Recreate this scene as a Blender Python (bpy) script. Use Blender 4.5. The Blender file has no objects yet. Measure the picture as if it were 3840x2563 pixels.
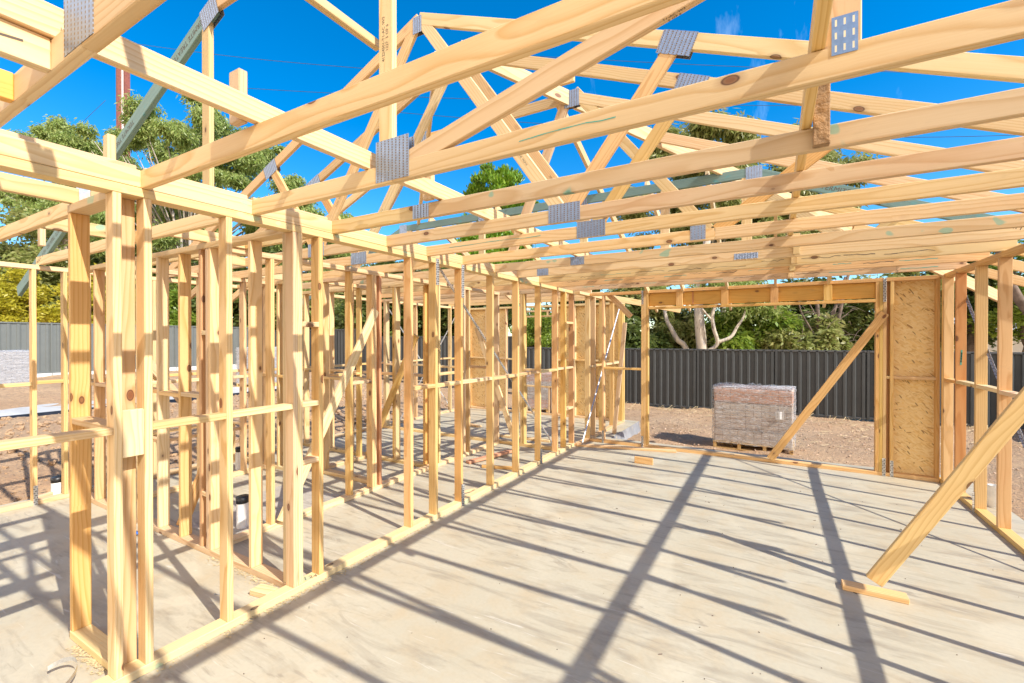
import bpy, bmesh, math, random
from mathutils import Vector, Matrix, Quaternion
random.seed(7)
scene = bpy.context.scene
COL = scene.collection
R = math.radians
# ------------------------------------------------------------------ camera
cam = bpy.data.cameras.new("camera"); cam_ob = bpy.data.objects.new("camera", cam); COL.objects.link(cam_ob)
cam.sensor_width = 36.0; cam.lens = 36.0 * 1706 / 3840; cam.clip_start = 0.05; cam.clip_end = 2000
cam_ob.location = (0, 0, 1.70)
cam_ob.rotation_euler = (R(90 - 0.32), 0, R(30.05))
scene.camera = cam_ob
# ------------------------------------------------------------------ sun, sky, exposure
SUN = Vector((1.066, -0.215, 1.0)).normalized()
sl = bpy.data.lights.new("sun", 'SUN'); sl.energy = 3.7; sl.angle = R(0.55); sl.color = (1.0, 0.95, 0.87)
so = bpy.data.objects.new("sun", sl); COL.objects.link(so); so.location = (20, -4, 20)
so.rotation_euler = SUN.to_track_quat('Z', 'Y').to_euler()
w = bpy.data.worlds.new("World"); scene.world = w; w.use_nodes = True
nt = w.node_tree; nt.nodes.clear()
sky = nt.nodes.new('ShaderNodeTexSky'); sky.sky_type = 'NISHITA'; sky.sun_disc = False
sky.sun_elevation = math.asin(SUN.z); sky.sun_rotation = math.atan2(SUN.x, SUN.y)
sky.altitude = 300; sky.air_density = 1.0; sky.dust_density = 0.25; sky.ozone_density = 2.2
hsv = nt.nodes.new('ShaderNodeHueSaturation'); hsv.inputs['Saturation'].default_value = 1.50; hsv.inputs['Value'].default_value = .88
tc = nt.nodes.new('ShaderNodeTexCoord')
mp = nt.nodes.new('ShaderNodeMapping'); mp.inputs['Rotation'].default_value = (0, 0, R(35)); mp.inputs['Scale'].default_value = (9, 3.0, 3)
nz = nt.nodes.new('ShaderNodeTexNoise'); nz.inputs['Scale'].default_value = 1.7; nz.inputs['Detail'].default_value = 6; nz.inputs['Roughness'].default_value = 0.62
cr = nt.nodes.new('ShaderNodeValToRGB'); cr.color_ramp.elements[0].position = 0.60; cr.color_ramp.elements[0].color = (0, 0, 0, 1)
cr.color_ramp.elements[1].position = 0.86; cr.color_ramp.elements[1].color = (0.30, 0.30, 0.30, 1)
mixc = nt.nodes.new('ShaderNodeMixRGB'); mixc.inputs['Color2'].default_value = (4.2, 5.4, 7.0, 1)
bg = nt.nodes.new('ShaderNodeBackground'); bg.inputs['Strength'].default_value = 0.15
wo = nt.nodes.new('ShaderNodeOutputWorld')
L = nt.links.new
L(sky.outputs[0], hsv.inputs['Color']); L(hsv.outputs[0], mixc.inputs['Color1'])
dpn = nt.nodes.new('ShaderNodeVectorMath'); dpn.operation = 'DOT_PRODUCT'; L(tc.outputs['Generated'], dpn.inputs[0]); dpn.inputs[1].default_value = (-.033, .857, .515)
mrd = nt.nodes.new('ShaderNodeMapRange'); mrd.interpolation_type = 'SMOOTHSTEP'; L(dpn.outputs['Value'], mrd.inputs[0]); mrd.inputs[1].default_value = .93; mrd.inputs[2].default_value = .985
mud = nt.nodes.new('ShaderNodeMath'); mud.operation = 'MULTIPLY'; L(mrd.outputs[0], mud.inputs[0])
L(tc.outputs['Generated'], mp.inputs['Vector']); L(mp.outputs[0], nz.inputs['Vector']); L(nz.outputs[0], cr.inputs[0])
# bright cloud banks added unseen behind the viewer, as warm fill for shaded faces
sx = nt.nodes.new('ShaderNodeSeparateXYZ'); L(tc.outputs['Generated'], sx.inputs[0])
mr = nt.nodes.new('ShaderNodeMapRange'); mr.interpolation_type = 'SMOOTHSTEP'; L(sx.outputs[1], mr.inputs[0])
mr.inputs[1].default_value = .0; mr.inputs[2].default_value = -.40; mr.inputs[3].default_value = 0; mr.inputs[4].default_value = 1
nz2 = nt.nodes.new('ShaderNodeTexNoise'); nz2.inputs['Scale'].default_value = 2.2; nz2.inputs['Detail'].default_value = 7; L(tc.outputs['Generated'], nz2.inputs['Vector'])
cr2 = nt.nodes.new('ShaderNodeValToRGB'); cr2.color_ramp.elements[0].position = .34; cr2.color_ramp.elements[1].position = .50; L(nz2.outputs[0], cr2.inputs[0])
mu = nt.nodes.new('ShaderNodeMath'); mu.operation = 'MULTIPLY'; L(mr.outputs[0], mu.inputs[0]); L(cr2.outputs[0], mu.inputs[1])
mr3 = nt.nodes.new('ShaderNodeMapRange'); mr3.interpolation_type = 'SMOOTHSTEP'; L(sx.outputs[2], mr3.inputs[0])
mr3.inputs[1].default_value = .80; mr3.inputs[2].default_value = .36; mr3.inputs[3].default_value = 0; mr3.inputs[4].default_value = 1
mu3 = nt.nodes.new('ShaderNodeMath'); mu3.operation = 'MULTIPLY'; L(mu.outputs[0], mu3.inputs[0]); L(mr3.outputs[0], mu3.inputs[1])
mix2 = nt.nodes.new('ShaderNodeMixRGB'); mix2.inputs['Color2'].default_value = (10.0, 8.2, 6.2, 1)
L(mu3.outputs[0], mix2.inputs['Fac']); L(mixc.outputs[0], mix2.inputs['Color1'])
L(cr.outputs[0], mud.inputs[1]); L(mud.outputs[0], mixc.inputs['Fac']); L(mix2.outputs[0], bg.inputs['Color']); L(bg.outputs[0], wo.inputs[0])
vs = scene.view_settings; vs.view_transform = 'Standard'; vs.look = 'None'; vs.exposure = 0.92; vs.gamma = 1.0
scene.render.film_transparent = False
scene.cycles.max_bounces = 8; scene.cycles.transparent_max_bounces = 16

# ------------------------------------------------------------------ node helpers
class NT:
    def __init__(s, name):
        s.m = bpy.data.materials.new(name); s.m.use_nodes = True; s.t = s.m.node_tree; s.t.nodes.clear()
        s.out = s.n('ShaderNodeOutputMaterial'); s.b = s.n('ShaderNodeBsdfPrincipled'); s.l(s.b.outputs[0], s.out.inputs[0])
    def n(s, t, **kw):
        nd = s.t.nodes.new(t)
        for k, v in kw.items(): setattr(nd, k, v)
        return nd
    def l(s, a, b): s.t.links.new(a, b)
    def set(s, nd, **kw):
        for k, v in kw.items(): nd.inputs[k.replace('_', ' ')].default_value = v
        return nd
    def math(s, op, a, b=None, clamp=False):
        nd = s.n('ShaderNodeMath', operation=op, use_clamp=clamp)
        for i, v in enumerate((a, b)):
            if v is None: continue
            if hasattr(v, 'links'): s.l(v, nd.inputs[i])
            else: nd.inputs[i].default_value = v
        return nd.outputs[0]
    def mix(s, fac, a, b, bt='MIX'):
        nd = s.n('ShaderNodeMixRGB', blend_type=bt)
        for i, v in zip((0, 1, 2), (fac, a, b)):
            if hasattr(v, 'links'): s.l(v, nd.inputs[i])
            elif i == 0: nd.inputs[0].default_value = v
            else: nd.inputs[i].default_value = (v[0], v[1], v[2], 1)
        return nd.outputs[0]
    def ramp(s, fac, stops, interp='LINEAR'):
        nd = s.n('ShaderNodeValToRGB'); e = nd.color_ramp.elements; nd.color_ramp.interpolation = interp
        while len(e) < len(stops): e.new(0.5)
        for el, (p, c) in zip(e, stops):
            el.position = p; el.color = (c, c, c, 1) if isinstance(c, (int, float)) else (c[0], c[1], c[2], 1)
        s.l(fac, nd.inputs[0]); return nd.outputs[0]
    def obj(s): return s.n('ShaderNodeTexCoord').outputs['Object']
    def mapv(s, v, scale=(1, 1, 1), rot=(0, 0, 0), loc=(0, 0, 0)):
        nd = s.n('ShaderNodeMapping'); s.l(v, nd.inputs[0])
        nd.inputs['Scale'].default_value = scale; nd.inputs['Rotation'].default_value = rot; nd.inputs['Location'].default_value = loc
        return nd.outputs[0]
    def noise(s, v, scale, detail=3, rough=.55, dist=0):
        nd = s.n('ShaderNodeTexNoise'); s.l(v, nd.inputs['Vector'])
        s.set(nd, Scale=scale, Detail=detail, Roughness=rough, Distortion=dist); return nd.outputs[0]
    def bump(s, h, strength, dist=0.01):
        nd = s.n('ShaderNodeBump'); s.l(h, nd.inputs['Height']); nd.inputs['Strength'].default_value = strength; nd.inputs['Distance'].default_value = dist
        s.l(nd.outputs[0], s.b.inputs['Normal'])
    def col(s, c):
        if hasattr(c, 'links'): s.l(c, s.b.inputs['Base Color'])
        else: s.b.inputs['Base Color'].default_value = (c[0], c[1], c[2], 1)
    def fin(s, rough=.6, metal=0.0):
        if hasattr(rough, 'links'): s.l(rough, s.b.inputs['Roughness'])
        else: s.b.inputs['Roughness'].default_value = rough
        s.b.inputs['Metallic'].default_value = metal
        return s.m

def wood(name, light, dark, knotc, contrast=.72, stain=None, rnd_amt=1.0):
    """Sawn pine: growth rings about an axis outside the board, knots, fine fibre; grain runs along local X."""
    s = NT(name)
    co = s.obj(); oi = s.n('ShaderNodeObjectInfo').outputs['Random']
    cmb = s.n('ShaderNodeCombineXYZ')
    s.l(s.math('MULTIPLY', oi, 61.0), cmb.inputs[0])
    s.l(s.math('SUBTRACT', s.math('MULTIPLY', s.math('FRACT', s.math('MULTIPLY', oi, 7.31)), .24), .12), cmb.inputs[1])
    s.l(s.math('SUBTRACT', s.math('MULTIPLY', s.math('FRACT', s.math('MULTIPLY', oi, 13.7)), .20), .10), cmb.inputs[2])
    add = s.n('ShaderNodeVectorMath', operation='ADD'); s.l(co, add.inputs[0]); s.l(cmb.outputs[0], add.inputs[1])
    p = add.outputs[0]
    # warp the rings gently along the board
    wn = s.n('ShaderNodeTexNoise'); s.l(s.mapv(p, (.9, 4, 4)), wn.inputs['Vector']); s.set(wn, Scale=1.0, Detail=2.0)
    wsub = s.n('ShaderNodeVectorMath', operation='SUBTRACT'); s.l(wn.outputs['Color'], wsub.inputs[0]); wsub.inputs[1].default_value = (.5, .5, .5)
    wsc = s.n('ShaderNodeVectorMath', operation='MULTIPLY'); s.l(wsub.outputs[0], wsc.inputs[0]); wsc.inputs[1].default_value = (0, .09, .09)
    pw = s.n('ShaderNodeVectorMath', operation='ADD'); s.l(p, pw.inputs[0]); s.l(wsc.outputs[0], pw.inputs[1])
    # knots pull the grain
    vk = s.n('ShaderNodeTexVoronoi'); s.l(s.mapv(p, (4.6, 8.5, 8.5)), vk.inputs['Vector']); vk.inputs['Scale'].default_value = 1.0; vk.inputs['Randomness'].default_value = 1.0
    ksep = s.n('ShaderNodeSeparateColor'); s.l(vk.outputs['Color'], ksep.inputs[0])
    kon = s.math('GREATER_THAN', ksep.outputs[0], .66)
    kd = vk.outputs['Distance']
    ring_in = s.mapv(pw.outputs[0], (.08, 1, 1), (0, 0, R(2.5)))
    wv = s.n('ShaderNodeTexWave', wave_type='RINGS', rings_direction='X', wave_profile='SAW'); s.l(ring_in, wv.inputs['Vector'])
    s.set(wv, Scale=19.0, Distortion=1.2, Detail=2.0, Detail_Scale=1.5)
    s.l(s.math('MULTIPLY', s.math('MULTIPLY', s.math('SUBTRACT', .5, kd, True), kon), -6.0), wv.inputs['Phase Offset'])
    ring = s.ramp(wv.outputs['Fac'], [(0.0, 0.0), (.55, .18), (.9, 1.0), (1.0, .1)])
    fib = s.noise(s.mapv(p, (5, 260, 260)), 1.0, 2, .6)
    blot = s.noise(s.mapv(p, (1.2, 6, 6)), 1.0, 3, .6)
    c = s.mix(s.math('MULTIPLY', ring, contrast), light, dark)
    c = s.mix(s.math('MULTIPLY', s.ramp(fib, [(.35, 0), (.75, 1)]), .22), c, dark)
    c = s.mix(s.math('MULTIPLY', s.ramp(blot, [(.5, 0), (.8, 1)]), .30), c, (dark[0] * 1.12, dark[1] * .92, dark[2] * .9))
    kn = s.math('MULTIPLY', s.ramp(kd, [(.07, 1.0), (.12, .8), (.15, .3), (.26, 0)]), kon)
    c = s.mix(kn, c, knotc)
    kr = s.math('MULTIPLY', s.ramp(kd, [(.09, 0), (.12, .85), (.145, 0)]), kon)
    c = s.mix(kr, c, (knotc[0] * .3, knotc[1] * .22, knotc[2] * .2))
    sc_ = s.noise(s.mapv(p, (2.5, 14, 14), loc=(5, 2, 8)), 1.0, 5, .7, 1.0)
    c = s.mix(s.math('MULTIPLY', s.ramp(sc_, [(.60, 0), (.74, 1)]), .28), c, (.36, .25, .14))
    # board to board variation
    hv = s.n('ShaderNodeHueSaturation'); s.l(c, hv.inputs['Color'])
    s.l(s.math('ADD', .5 - .013 * rnd_amt, s.math('MULTIPLY', s.math('FRACT', s.math('MULTIPLY', oi, 3.77)), .022 * rnd_amt)), hv.inputs['Hue'])
    s.l(s.math('ADD', 1 - .17 * rnd_amt, s.math('MULTIPLY', s.math('FRACT', s.math('MULTIPLY', oi, 5.13)), .27 * rnd_amt)), hv.inputs['Value'])
    s.l(s.math('ADD', .93, s.math('MULTIPLY', s.math('FRACT', s.math('MULTIPLY', oi, 9.91)), .18)), hv.inputs['Saturation'])
    c = hv.outputs[0]
    if stain:
        sm = s.noise(s.mapv(p, (7, 9, 9), loc=(3, 1, 2)), 1.0, 1, .4)
        c = s.mix(s.ramp(sm, [(.69, 0), (.72, .6)]), c, stain)
    s.col(c)
    s.bump(s.math('ADD', s.math('MULTIPLY', fib, .5), s.math('MULTIPLY', ring, .5)), .25, .0012)
    return s.fin(.62)

M = {}
M['pine'] = wood('pine', (.76, .575, .325), (.58, .36, .14), (.23, .10, .04))
M['pine_warm'] = wood('pine_warm', (.76, .515, .225), (.57, .315, .085), (.22, .095, .035))
M['pine_red'] = wood('pine_red', (.68, .37, .17), (.54, .25, .10), (.2, .085, .04))
M['pine_teal'] = wood('pine_teal', (.76, .575, .325), (.58, .36, .14), (.23, .10, .04), stain=(.12, .42, .33))
M['pine_h2'] = wood('pine_h2', (.76, .585, .28), (.62, .42, .16), (.2, .12, .05), contrast=.4, stain=(.30, .50, .33))
M['pine_blue'] = wood('pine_blue', (.20, .33, .31), (.13, .23, .22), (.08, .08, .06), contrast=.5, stain=(.09, .30, .33))
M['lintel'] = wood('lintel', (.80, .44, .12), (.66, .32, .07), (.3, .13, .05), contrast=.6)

def plain(name, c, rough=.6, metal=0.0, nscale=0, namt=.2, bump=0):
    s = NT(name)
    if nscale:
        n = s.noise(s.obj(), nscale, 4, .6)
        s.col(s.mix(s.ramp(n, [(.3, 0), (.7, 1)]), [v * (1 - namt) for v in c], [min(1, v * (1 + namt)) for v in c]))
        if bump: s.bump(n, bump, .01)
    else: s.col(c)
    return s.fin(rough, metal)
M['ink'] = plain('ink', (.11, .085, .065), .8)
M['chalk'] = plain('green_chalk', (.07, .38, .30), .8)
M['pvc'] = plain('white_pvc', (.78, .78, .76), .35, nscale=14, namt=.12)
M['tape'] = plain('black_tape', (.02, .02, .022), .4, nscale=60, namt=.8)
M['blue_plastic'] = plain('blue_plastic', (.02, .16, .62), .35)
M['strap'] = None

# galvanised connector plate: rows of punched teeth slots
def plate_mat(name, base, slot, pitch=(.0125, .021), metal=.85, rough=.42, org=(10, 10), stag=.5, hw=(.17, .28)):
    s = NT(name); co = s.obj(); sp = s.n('ShaderNodeSeparateXYZ'); s.l(co, sp.inputs[0])
    u = s.math('DIVIDE', s.math('ADD', sp.outputs[0], org[0]), pitch[0]); v = s.math('DIVIDE', s.math('ADD', sp.outputs[2], org[1]), pitch[1])
    iu = s.math('FLOOR', u)
    vv = s.math('ADD', v, s.math('MULTIPLY', iu, stag))
    fu = s.math('ABSOLUTE', s.math('SUBTRACT', s.math('FRACT', u), .5)); fv = s.math('ABSOLUTE', s.math('SUBTRACT', s.math('FRACT', vv), .5))
    hole = s.math('MULTIPLY', s.math('LESS_THAN', fu, hw[0]), s.math('LESS_THAN', fv, hw[1]))
    lip = s.math('MULTIPLY', s.math('LESS_THAN', fu, hw[0] + .1), s.math('LESS_THAN', fv, hw[1] + .1))
    n = s.noise(co, 45, 3, .6)
    c = s.mix(s.ramp(n, [(.35, 0), (.7, 1)]), base, [b * .8 for b in base])
    s.col(s.mix(hole, c, slot))
    s.l(s.math('SUBTRACT', metal, s.math('MULTIPLY', hole, metal)), s.b.inputs['Metallic'])
    s.bump(s.math('SUBTRACT', s.math('MULTIPLY', lip, 1.0), s.math('MULTIPLY', hole, 2.0)), .8, .004)
    s.b.inputs['Roughness'].default_value = rough
    return s.m
M['plate'] = plate_mat('nail_plate', (.30, .38, .53), (.19, .125, .06), (.0239, .0125))  # blue in the base stands in for the reflected sky
M['plate9'] = plate_mat('nail_plate_coarse', (.20, .31, .52), (.75, .68, .5), (.0207, .0367), org=(.031, .055), stag=0, hw=(.12, .26))  # deeper blue painted in as sky reflection, pale slots as bright teeth
M['strap'] = plate_mat('punched_strap', (.72, .73, .74), (.12, .11, .1), (.022, .03), .8, .4)
M['galv'] = plain('galvanised', (.72, .73, .74), .35, .9, 60, .15)

# oriented strand board
def osb():
    s = NT('osb'); co = s.obj(); c = None
    pal = [(.84, .58, .23), (.44, .23, .07), (.88, .67, .34), (.73, .47, .17)]
    for i, (rot, sc) in enumerate([(20, 1.0), (-35, 1.15), (78, .9), (-72, 1.05), (50, 1.3)]):
        v = s.n('ShaderNodeTexVoronoi'); v.distance = 'EUCLIDEAN'
        s.l(s.mapv(co, (52 * sc, 1, 10 * sc), (0, 0, 0), (i * 3.1, 0, i * 1.7)), v.inputs['Vector']) if False else None
        mv = s.mapv(co, (1, 1, 1), (0, R(rot), 0)); mv2 = s.mapv(mv, (58 * sc, 3, 13 * sc), (0, 0, 0), (i * 3.1, i, i * 1.7))
        s.l(mv2, v.inputs['Vector']); v.inputs['Scale'].default_value = 1.0
        sep = s.n('ShaderNodeSeparateColor'); s.l(v.outputs['Color'], sep.inputs[0])
        colr = s.ramp(sep.outputs[0], [(0, pal[0]), (.3, pal[2]), (.55, pal[3]), (.8, pal[2]), (.93, pal[0]), (1, pal[1])])
        if c is None: c = colr; h = sep.outputs[1]
        else:
            f = s.math('GREATER_THAN', sep.outputs[2], .52); c = s.mix(f, c, colr)
            nd = s.mix(f, h, sep.outputs[1]); h = nd
    v = s.n('ShaderNodeTexVoronoi'); s.l(s.mapv(s.mapv(co, rot=(0, R(33), 0)), (62, 3, 15)), v.inputs['Vector']); v.inputs['Scale'].default_value = 1.0
    sep = s.n('ShaderNodeSeparateColor'); s.l(v.outputs['Color'], sep.inputs[0])
    dk = s.math('MULTIPLY', s.math('GREATER_THAN', sep.outputs[0], .955), s.ramp(v.outputs['Distance'], [(.3, 1), (.5, 0)]))
    c = s.mix(s.math('MULTIPLY', dk, .8), c, (.17, .075, .02))
    s.col(c); s.bump(h, .35, .002)
    return s.fin(.6)
M['osb'] = osb()

def concrete(name, a, b, dark, sc=1.0, warm=None):
    s = NT(name); co = s.obj()
    n1 = s.noise(co, .7 * sc, 5, .6, .4); n2 = s.noise(co, 3.2 * sc, 6, .62, .6); n3 = s.noise(co, 40 * sc, 4, .6)
    st = s.noise(s.mapv(co, (1.2, 5.5, 1), (0, 0, R(24))), 1.3 * sc, 5, .62, .8)
    c = s.mix(s.ramp(n1, [(.3, 0), (.7, 1)]), a, b)
    c = s.mix(s.math('MULTIPLY', s.ramp(n2, [(.45, 0), (.68, 1)]), .55), c, warm or b)
    c = s.mix(s.math('MULTIPLY', s.ramp(st, [(.50, 0), (.68, 1)]), .60), c, dark)
    sc2 = s.noise(s.mapv(co, (2.2, 26, 1), (0, 0, R(-32))), 1.0, 3, .5, 1.5)
    c = s.mix(s.math('MULTIPLY', s.ramp(sc2, [(.66, 0), (.72, 1)]), .5), c, (.66, .63, .55))
    sw = s.noise(s.mapv(co, (1.6, 9, 1), (0, 0, R(-58))), 1.1 * sc, 4, .6, 2.2)
    c = s.mix(s.math('MULTIPLY', s.math('MULTIPLY', s.ramp(sw, [(.56, 0), (.66, 1)]), s.ramp(n1, [(.42, 0), (.6, 1)])), .65), c, dark)
    pt = s.noise(co, .9 * sc, 3, .5, 1.2); c = s.mix(s.math('MULTIPLY', s.ramp(pt, [(.58, 0), (.64, 1)]), .35), c, [min(1, v * 1.16) for v in b])
    v = s.n('ShaderNodeTexVoronoi'); s.l(co, v.inputs['Vector']); v.inputs['Scale'].default_value = 3.3
    sep = s.n('ShaderNodeSeparateColor'); s.l(v.outputs['Color'], sep.inputs[0])
    sp = s.math('MULTIPLY', s.math('GREATER_THAN', sep.outputs[0], .6), s.math('LESS_THAN', v.outputs['Distance'], .018))
    c = s.mix(s.math('MULTIPLY', sp, .8), c, (.08, .06, .05))
    c = s.mix(s.math('MULTIPLY', s.ramp(n3, [(.4, 0), (.7, 1)]), .12), c, dark)
    s.col(c); s.bump(s.math('ADD', s.math('MULTIPLY', n3, .4), n2), .12, .004)
    return s.fin(.55)
M['concrete'] = concrete('concrete', (.44, .395, .285), (.505, .46, .345), (.25, .21, .155), 1.0, (.455, .355, .215))
M['concrete_grey'] = concrete('concrete_grey', (.50, .49, .46), (.57, .56, .53), (.40, .39, .37), .6)

def dirt():
    s = NT('dirt'); co = s.obj()
    n1 = s.noise(co, .35, 4, .6); n2 = s.noise(co, 6, 6, .7); n3 = s.noise(co, 35, 5, .7)
    c = s.mix(s.ramp(n1, [(.35, 0), (.65, 1)]), (.50, .315, .17), (.56, .385, .225))
    c = s.mix(s.math('MULTIPLY', s.ramp(n2, [(.45, 0), (.7, 1)]), .6), c, (.37, .21, .125))
    v = s.n('ShaderNodeTexVoronoi'); s.l(co, v.inputs['Vector']); v.inputs['Scale'].default_value = 38
    sep = s.n('ShaderNodeSeparateColor'); s.l(v.outputs['Color'], sep.inputs[0])
    peb = s.math('MULTIPLY', s.math('GREATER_THAN', sep.outputs[0], .55), s.ramp(v.outputs['Distance'], [(.25, 1), (.42, 0)]))
    c = s.mix(s.math('MULTIPLY', peb, .7), c, s.mix(sep.outputs[1], (.50, .38, .28), (.27, .17, .12)))
    c = s.mix(s.math('MULTIPLY', s.ramp(n3, [(.5, 0), (.75, 1)]), .4), c, (.30, .17, .105))
    s.col(c); s.bump(s.math('ADD', s.math('ADD', n2, s.math('MULTIPLY', n3, .5)), s.math('MULTIPLY', peb, .7)), 1.0, .06)
    return s.fin(.9)
M['dirt'] = dirt()
M['straw'] = plain('dry_straw', (.55, .43, .24), .8)
M['stone'] = plain('stones', (.52, .37, .25), .85, nscale=3, namt=.4)
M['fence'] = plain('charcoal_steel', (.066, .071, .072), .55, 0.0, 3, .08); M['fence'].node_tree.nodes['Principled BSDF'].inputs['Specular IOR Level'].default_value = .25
M['fence_l'] = plain('sunlit_steel', (.145, .155, .145), .42, 0.0, 3, .05)  # paler than the charcoal steel: the strong sun is put into its colour
M['fence_cap'] = plain('charcoal_cap', (.075, .08, .085), .4, .1)
M['plinth'] = plain('pale_block', (.62, .62, .60), .7, nscale=8, namt=.1)
M['black_film'] = plain('black_film', (.02, .021, .024), .28, nscale=6, namt=.4, bump=.8)
M['grey_film'] = plain('grey_film', (.30, .31, .33), .38, .1, 4, .25, .8)

def brick(name, a, b, c3, w=.24, h=.08, off=.5, mort=.006):
    s = NT(name); co = s.obj(); sp = s.n('ShaderNodeSeparateXYZ'); s.l(co, sp.inputs[0])
    cm = s.n('ShaderNodeCombineXYZ'); s.l(s.math('ADD', sp.outputs[0], sp.outputs[1]), cm.inputs[0]); s.l(sp.outputs[2], cm.inputs[1])
    bt = s.n('ShaderNodeTexBrick'); s.l(cm.outputs[0], bt.inputs['Vector'])
    s.set(bt, Scale=1.0, Mortar_Size=mort, Brick_Width=w, Row_Height=h, Bias=0.0)
    bt.offset = off; bt.inputs['Color1'].default_value = (*a, 1); bt.inputs['Color2'].default_value = (*b, 1); bt.inputs['Mortar'].default_value = (*c3, 1)
    n = s.noise(co, 9, 4, .6)
    s.col(s.mix(s.math('MULTIPLY', s.ramp(n, [(.4, 0), (.7, 1)]), .3), bt.outputs[0], [x * .75 for x in a]))
    s.bump(bt.outputs['Fac'], -.3, .01); return s.fin(.8)
M['brick_a'] = brick('brick_a', (.54, .43, .35), (.58, .475, .395), (.28, .20, .16), .236, .075, 0, .006)
M['brick_b'] = brick('brick_b', (.56, .47, .39), (.60, .50, .42), (.28, .21, .17), .118, .1125, 0, .006)
M['brick_pink'] = brick('brick_pink', (.62, .34, .23), (.65, .37, .26), (.36, .2, .14), .236, .117, 0, .005)
M['brick_grey'] = brick('brick_grey', (.34, .34, .36), (.40, .40, .42), (.14, .14, .15), .236, .09, .5)
M['brick_top'] = brick('brick_top', (.52, .26, .14), (.56, .30, .17), (.18, .08, .05), .04, .04, 0)
def film():
    s = NT('clear_wrap'); co = s.obj()
    n = s.noise(s.mapv(co, (1.5, 1.5, 6), (R(10), 0, 0)), 3.5, 6, .65, 1.8); n2 = s.noise(s.mapv(co, (2, 2, 14)), 3, 4, .6, 2.5)
    s.col((.86, .85, .85)); s.b.inputs['Roughness'].default_value = .22
    s.bump(s.math('ADD', n, n2), 1.0, .05)
    tr = s.n('ShaderNodeBsdfTransparent'); mx = s.n('ShaderNodeMixShader')
    s.l(s.math('ADD', .15, s.math('MULTIPLY', s.ramp(s.math('MULTIPLY', n, n2), [(.20, 0), (.34, 1)]), .45)), mx.inputs[0])
    s.l(tr.outputs[0], mx.inputs[1]); s.l(s.b.outputs[0], mx.inputs[2]); s.l(mx.outputs[0], s.out.inputs[0])
    return s.m
M['film'] = film()
def leafm(name, a, b, trans=.28):
    s = NT(name); g = s.n('ShaderNodeNewGeometry'); oi = g.outputs['Random Per Island']
    n = s.noise(s.obj(), .9, 3, .6)
    c = s.mix(oi, a, b); c = s.mix(s.math('MULTIPLY', s.ramp(n, [(.4, 0), (.7, 1)]), .35), c, [x * .6 for x in a])
    s.col(c); s.b.inputs['Roughness'].default_value = .42
    t = s.n('ShaderNodeBsdfTranslucent'); s.l(c, t.inputs[0]); mx = s.n('ShaderNodeMixShader'); mx.inputs[0].default_value = trans
    s.l(s.b.outputs[0], mx.inputs[1]); s.l(t.outputs[0], mx.inputs[2]); s.l(mx.outputs[0], s.out.inputs[0]); return s.m
M['leaf_gum'] = leafm('leaf_gum', (.25, .36, .08), (.42, .47, .15), .42)
M['leaf_gum2'] = leafm('leaf_gum_dark', (.25, .31, .07), (.42, .40, .15), .45)
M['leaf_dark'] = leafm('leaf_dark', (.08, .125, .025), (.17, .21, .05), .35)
M['leaf_green'] = leafm('leaf_green', (.16, .27, .03), (.30, .38, .05), .4)
M['leaf_yellow'] = leafm('leaf_yellow', (.50, .46, .035), (.62, .54, .06), .45)
M['leaf_conifer'] = leafm('leaf_conifer', (.11, .25, .012), (.26, .40, .03))
M['bark_brown'] = plain('bark_brown', (.15, .11, .085), .9, nscale=6, namt=.5, bump=1)
def gum():
    s = NT('gum_bark'); co = s.obj(); n = s.noise(s.mapv(co, (3, 3, 1.0)), 1.6, 4, .6, .6); n2 = s.noise(s.mapv(co, (7, 7, 1.5)), 2, 4, .6)
    c = s.mix(s.ramp(n, [(.42, 0), (.5, 1)]), (.33, .30, .28), (.52, .45, .36)); c = s.mix(s.ramp(n2, [(.58, 0), (.66, .9)]), c, (.15, .09, .06))
    s.col(c); s.bump(n2, .5, .03); return s.fin(.8)
M['gum'] = gum()
M['rust'] = plain('red_oxide_steel', (.20, .05, .03), .6, nscale=5, namt=.3)
M['wire'] = plain('black_wire', (.05, .05, .06), .5)
M['white'] = plain('white_ceramic', (.8, .8, .8), .3)
M['house_wall'] = plain('cream_weatherboard', (.6, .58, .52), .7)
M['roof_tile'] = plain('grey_roof', (.3, .3, .3), .7)

# ------------------------------------------------------------------ object helpers
WM = {}
def thing(name, label, cat, loc=(0, 0, 0), group=None, kind=None):
    o = bpy.data.objects.new(name, None); o.empty_display_size = .2; o.location = loc; COL.objects.link(o)
    WM[o.name] = Matrix.Translation(loc)
    o['label'] = label; o['category'] = cat
    if group: o['group'] = group
    if kind: o['kind'] = kind
    return o
def tag(o, label, cat, group=None, kind=None):
    o['label'] = label; o['category'] = cat
    if group: o['group'] = group
    if kind: o['kind'] = kind
    return o
def link(name, bm, mats, parent=None, mat4=None, smooth=False):
    me = bpy.data.meshes.new(name); bm.to_mesh(me); bm.free()
    if not isinstance(mats, (list, tuple)): mats = [mats]
    for m in mats: me.materials.append(m)
    if smooth:
        for p in me.polygons: p.use_smooth = True
    o = bpy.data.objects.new(name, me); COL.objects.link(o)
    mat4 = mat4.copy() if mat4 is not None else Matrix.Identity(4)
    WM[o.name] = mat4
    if parent:
        o.parent = parent; o.matrix_basis = WM[parent.name].inverted() @ mat4
    else: o.matrix_basis = mat4
    return o
def box_bm(bm, lx, ly, lz, c=(0, 0, 0), bev=0.0, mi=0):
    r = bmesh.ops.create_cube(bm, size=1.0, matrix=Matrix.Translation(c) @ Matrix.Diagonal((lx, ly, lz, 1)))
    vs_ = r['verts']
    if bev:
        es = list({e for v in vs_ for e in v.link_edges})
        rr = bmesh.ops.bevel(bm, geom=es, offset=bev, segments=1, affect='EDGES', profile=.5)
        fs = rr['faces']
    return vs_
_txt = {}
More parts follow.
